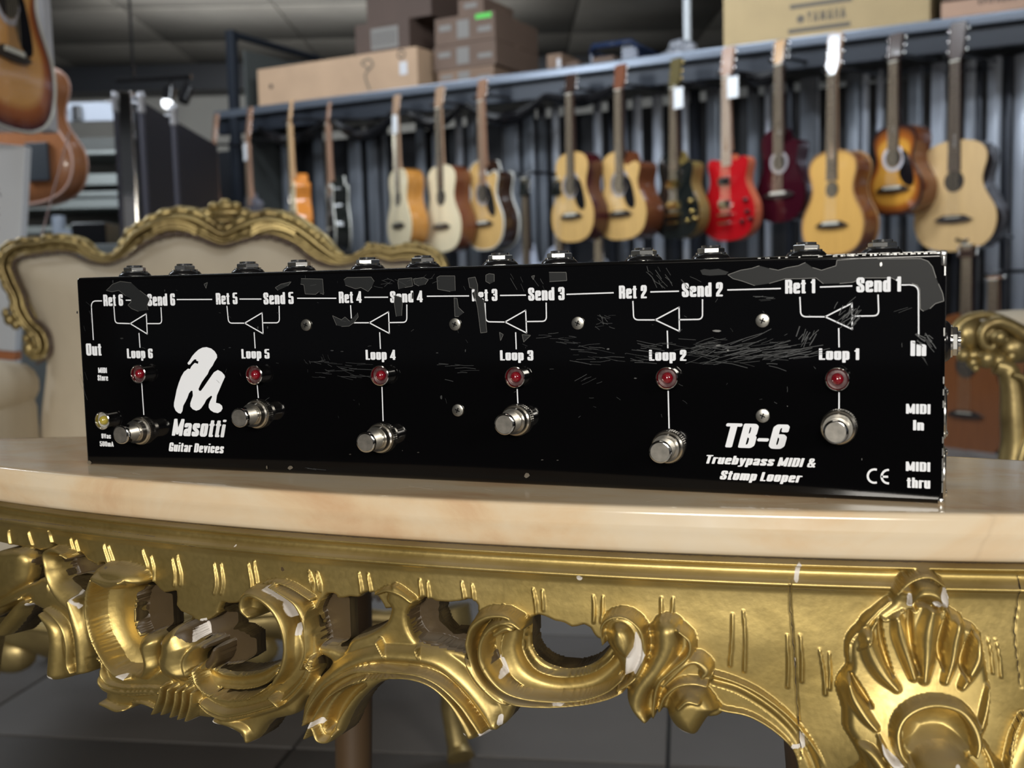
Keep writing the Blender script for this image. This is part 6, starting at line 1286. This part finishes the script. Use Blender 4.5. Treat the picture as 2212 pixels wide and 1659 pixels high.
t2([(2084, 742), (2076, 728), (2082, 708), (2100, 692), (2126, 683), (2150, 682), (2180, 690), (2215, 708), (2260, 735)], [10, 12, 13, 12, 10, 9, 9, 10, 12], 'arm_scroll', dy=.02)
t2([(2164, 726), (2146, 718), (2138, 728), (2150, 738), (2166, 732)], 7, 'scroll_eye', dy=-.01)
MB().ball(c2(2150, 727, Z2, -.012), (15*kz,)*3, 14, 10).build('scroll_boss', CG_, ch2)
for x, y, r in ((2084, 768, 15), (2104, 784, 13), (2134, 775, 22), (2160, 780, 20), (2188, 770, 14), (2078, 736, 11), (2110, 796, 9)): MB().ball(c2(x, y, Z2, .005), (r*kz,)*3, 14, 10).build('carved_boss', CG_, ch2)
t2([(2150, 790), (2176, 800), (2186, 840), (2190, 900), (2192, 960), (2180, 1040)], [18, 22, 25, 29, 30, 32], 'arm_post')
t2([(2172, 806), (2200, 820), (2208, 870), (2206, 930), (2190, 985), (2180, 1040)], [7, 8, 8, 8, 9, 9], 'post_moulding', dy=-.02)
t2([(2168, 1000), (2190, 1200), (2210, 1500), (2220, 1900)], [22, 24, 22, 20], 'post_lower', dy=0.)
for x, y, rx, ry, dp in ((2112, 722, 40, 36, .016), (2165, 722, 52, 36, .018), (2215, 752, 52, 36, .02), (2125, 768, 34, 18, .014), (2180, 778, 40, 26, .016)): MB().ball(c2(x, y, Z2, .022), (rx*kz, dp, ry*kz), 18, 12).build('arm_body', CG_, ch2)
MB().ball(c2(2226, 700, Z2+.1, 0), (66*kz, .10, 34*kz), 20, 12).build('arm_pad', FAB, ch2)
mb = MB(); mb.box((.30, .12, .34), (.52, .50, .16), bev=.05); mb.build('seat_cushion', FAB, ch2, angle=80)
mb = MB(); mb.box((.30, .40, .70), (.56, .08, .55), bev=.035); mb.build('upholstered_back', FAB, ch2, angle=80)
for x, y in ((.05, -.12), (.56, -.12), (.05, .38), (.56, .38)): MB().tube([(x, y, .30), (x, y-.01, .16), (x, y, .06), (x, y-.02, .012)], [.032, .024, .016, .02], 12).build('leg', CG_, ch2)

# ================================================================== left side: panel, poles, display board, shelves
BP = mat('black_panel_lacquer', (.008, .010, .017), .55, 0, .2); STAND = mat('dark_grey_tube', (.05, .05, .07), .5, .2)
a = at_depth(266, 205, 4.0); b = at_depth(460, 310, 5.44); zt = (a[2]+b[2])/2; mid = (a+b)/2; L = float(np.hypot(b[0]-a[0], b[1]-a[1])); an = math.atan2(b[1]-a[1], b[0]-a[0])
pn = empty('folding_panel', (mid[0], mid[1], FLOOR), an, 'tall black panel standing at the left behind the two stands', 'panel')
MB().box((0, 0, (zt-FLOOR)/2), (L, .04, zt-FLOOR), bev=.004).build('leaf', BP, pn); MB().box((-L/2-.02, -.01, (zt-FLOOR)/2), (.035, .06, zt-FLOOR), bev=.006).build('edge_profile', CHROME, pn)
MB().box((L*.0, -.024, (zt-FLOOR)*.45), (L*.98, .008, .03)).build('cross_bar', STAND, pn)
def stand(px, yt, zc, lab, r=.011, clip=True):
    p = at_depth(px, yt, zc); e = empty('microphone_stand', (p[0], p[1], FLOOR), 0, lab, 'stand'); h = p[2]-FLOOR
    MB().tube([(0, 0, .02), (0, 0, h*.45)], r*1.25, 10).build('lower_tube', STAND, e); MB().tube([(0, 0, h*.45), (0, 0, h-.03)], r, 10).build('upper_tube', STAND, e)
    for k in range(3): aa = 2*PI*k/3+.4; MB().tube([(0, 0, .10), (.10*math.cos(aa), .10*math.sin(aa), .012)], .009, 8).build('leg', STAND, e)
    if clip: mb = MB(); mb.lathe([(r*1.3, 0), (r*1.5, .012), (r*1.1, .03), (r*1.6, .045), (r*1.6, .062), (r, .07)], 16, c=(0, 0, h-.06)); mb.build('clutch', mat('dull_clutch', (.32, .32, .34), .4, .6), e); MB().tube([(0, 0, h-.03), (-.035, 0, h-.022)], .004, 8).build('thumb_screw', MAT['dull_clutch'], e)
    return e
stand(304, 205, 3.75, 'stand with bright chrome clutch on top in front of the black panel', .0095)
stand(374, 232, 3.75, 'grey stand tube, right of the two in front of the black panel', .0095)
stand(246, 204, 3.95, 'thin chrome-topped stand at the left edge of the black panel', .006)
# track light
e = empty('track_light', at_depth(385, 176, 5.0), YAW, 'black track light with two small spot heads under the ceiling', 'ceiling light')
MB().tube([(-.28, 0, .012), (.06, 0, .02)], .012, 8).build('track', BPLAST, e); MB().tube([(-.2, 0, .0), (-.2, 0, CEIL-e.location[2])], .006, 6).build('drop_rod', BPLAST, e)
for x, on in ((-.03, 1), (.035, 0)):
    MB().tube([(x, 0, .0), (x-.005, 0, -.05)], .010, 8).build('stem', BPLAST, e); h_ = MB().tube([(x-.02*on+.01, 0, -.03), (x-.01, -.03, -.095)], .026, 12).build('spot_head', BPLAST, e)
    if on: MB().ball((x-.015, -.03, -.10), .026, 12, 8).build('lit_bulb', mat('lit_bulb_glass', (.95, .97, 1), .3, emit=2.2), e)
# display board with script print
p = at_depth(54, 290, 2.9); q = at_depth(-266, 290, 2.9); w_ = float(np.linalg.norm(p-q)); HB = float(p[2]-FLOOR); TB = .115; db = empty('display_board', tuple((p[:2]+q[:2])/2-RT0[:2]*HB*math.sin(TB))+(FLOOR,), YAW, 'white display board with faint grey script down its edge, at the left border', 'board')
db.rotation_euler = (0, TB, YAW); zt = p[2]; zb2 = at_depth(60, 738, 2.9)[2]
MB().box((0, .02, (zt+zb2)/2-FLOOR), (w_, .04, zt-zb2), bev=.003).build('board_face', mat('white_board', (.80, .84, .90), .35), db)
MB().box((0, .02, (zb2-FLOOR)-.012), (w_, .042, .022)).build('orange_strip', mat('orange_strip', (.55, .20, .08), .5), db)
MB().box((0, .02, (zb2-FLOOR-.024)/2), (w_, .04, zb2-FLOOR-.024)).build('plinth', mat('white_board', (.5, .5, .5), .35), db)
mb = MB()
for i in range(16):
    z = zt-FLOOR-.12-.017*i; x = w_/2-.075+.008*math.sin(i*2.2); mb.tube([(x+.010*math.cos(t), -.001, z+.008*math.sin(t)) for t in np.linspace(0, 5, 9)], .0022, 5)
mb.build('script_print', mat('grey_print', (.16, .17, .19), .5), db, kind='stuff')
MB().ball((w_/2-.078, -.002, at_depth(10, 490, 2.9)[2]-FLOOR), (.014, .004, .02), 10, 8).build('dark_emblem', INK, db)
# shelving with glassware far at the left
p = at_depth(205, 400, 6.2); sh = empty('shelf_unit', (p[0], p[1], FLOOR), YAW, 'pale metal shelving unit between the cedar guitar and the black panel', 'shelf')
SHM = mat('pale_metal_shelf', (.24, .26, .25), .35, .3)
for y, th_ in ((342, .02), (398, .06), (428, .03), (448, .05), (500, .04)): MB().box((-.15, 0, at_depth(205, y, 6.2)[2]-FLOOR), (1.3, .5, th_), bev=.004).build('shelf_board', SHM, sh)
for x in (-.78, .48): MB().box((x, .2, .65), (.04, .04, 1.3)).build('shelf_post', SHM, sh)
MB().box((-.15, .27, .84), (1.3, .02, 1.62)).build('back_sheet', mat('dull_grey_sheet', (.13, .135, .13), .5), sh)
zz_ = at_depth(205, 243, 6.0)[2]-FLOOR; MB().box((-.15, -.22, zz_+.0), (.92, .02, .10), bev=.004).build('bright_patch_board', mat('bright_patch_white', (.42, .46, .54), .5), sh)  # pale board added for a bright area; its light is put into the colour
for x in (-.07, .02): MB().box((x, -.25, zz_-.01), (.05, .02, .08), Matrix.Rotation(.5 if x < 0 else 0, 4, 'Y'), .004).build('dark_tag', BPLAST, sh)
GL1 = mat('pale_glass_cup', (.45, .50, .58), .15, trans=.4)
for px, py, r, h, lab in ((128, 500, .03, .14, 'tall white cup on the shelf at the left'), (150, 512, .05, .06, 'low bluish glass dish on the shelf at the left'), (172, 508, .04, .07, 'small bluish glass beside the dark box'), (108, 512, .03, .05, 'small dark jar on the left shelf')):
    q = at_depth(px, py, 5.0); o = MB().lathe([(r*.7, 0), (r, h*.5), (r, h), (r*.9, h), (r*.85, h*.4), (.004, .01)], 18, caps=False, c=(q[0], q[1], q[2]-h*.5)).build('glass_cup', GL1 if 'dark' not in lab else BPLAST); tag(o, lab, 'cup')
q = at_depth(130, 535, 5.0); o = MB().box((q[0], q[1], (q[2]+FLOOR)/2), (.9, .5, q[2]-FLOOR), Matrix.Rotation(YAW, 4, 'Z'), .006).build('counter', mat('counter_grey', (.10, .11, .11), .4)); tag(o, 'grey counter carrying the cups at the left', 'counter')
q = at_depth(210, 508, 4.9); o = MB().box((q[0], q[1], q[2]-.02), (.15, .2, .14), Matrix.Rotation(YAW, 4, 'Z'), .006).build('black_box', BPLAST); tag(o, 'black box standing on the counter beside the black panel', 'box')
# thin nylon cord in front of the cedar guitar
a = at_depth(150, 285, 3.3); b = at_depth(88, 515, 3.3); o = MB().tube([tuple(a), tuple((a+b)/2), tuple(b), tuple(b+(b-a)*((b[2]-FLOOR)/(a[2]-b[2])))], .0022, 6).build('nylon_cord', mat('pinkish_cord', (.5, .36, .33), .4)); tag(o, 'thin pinkish cord hanging in front of the cedar guitar', 'cord')
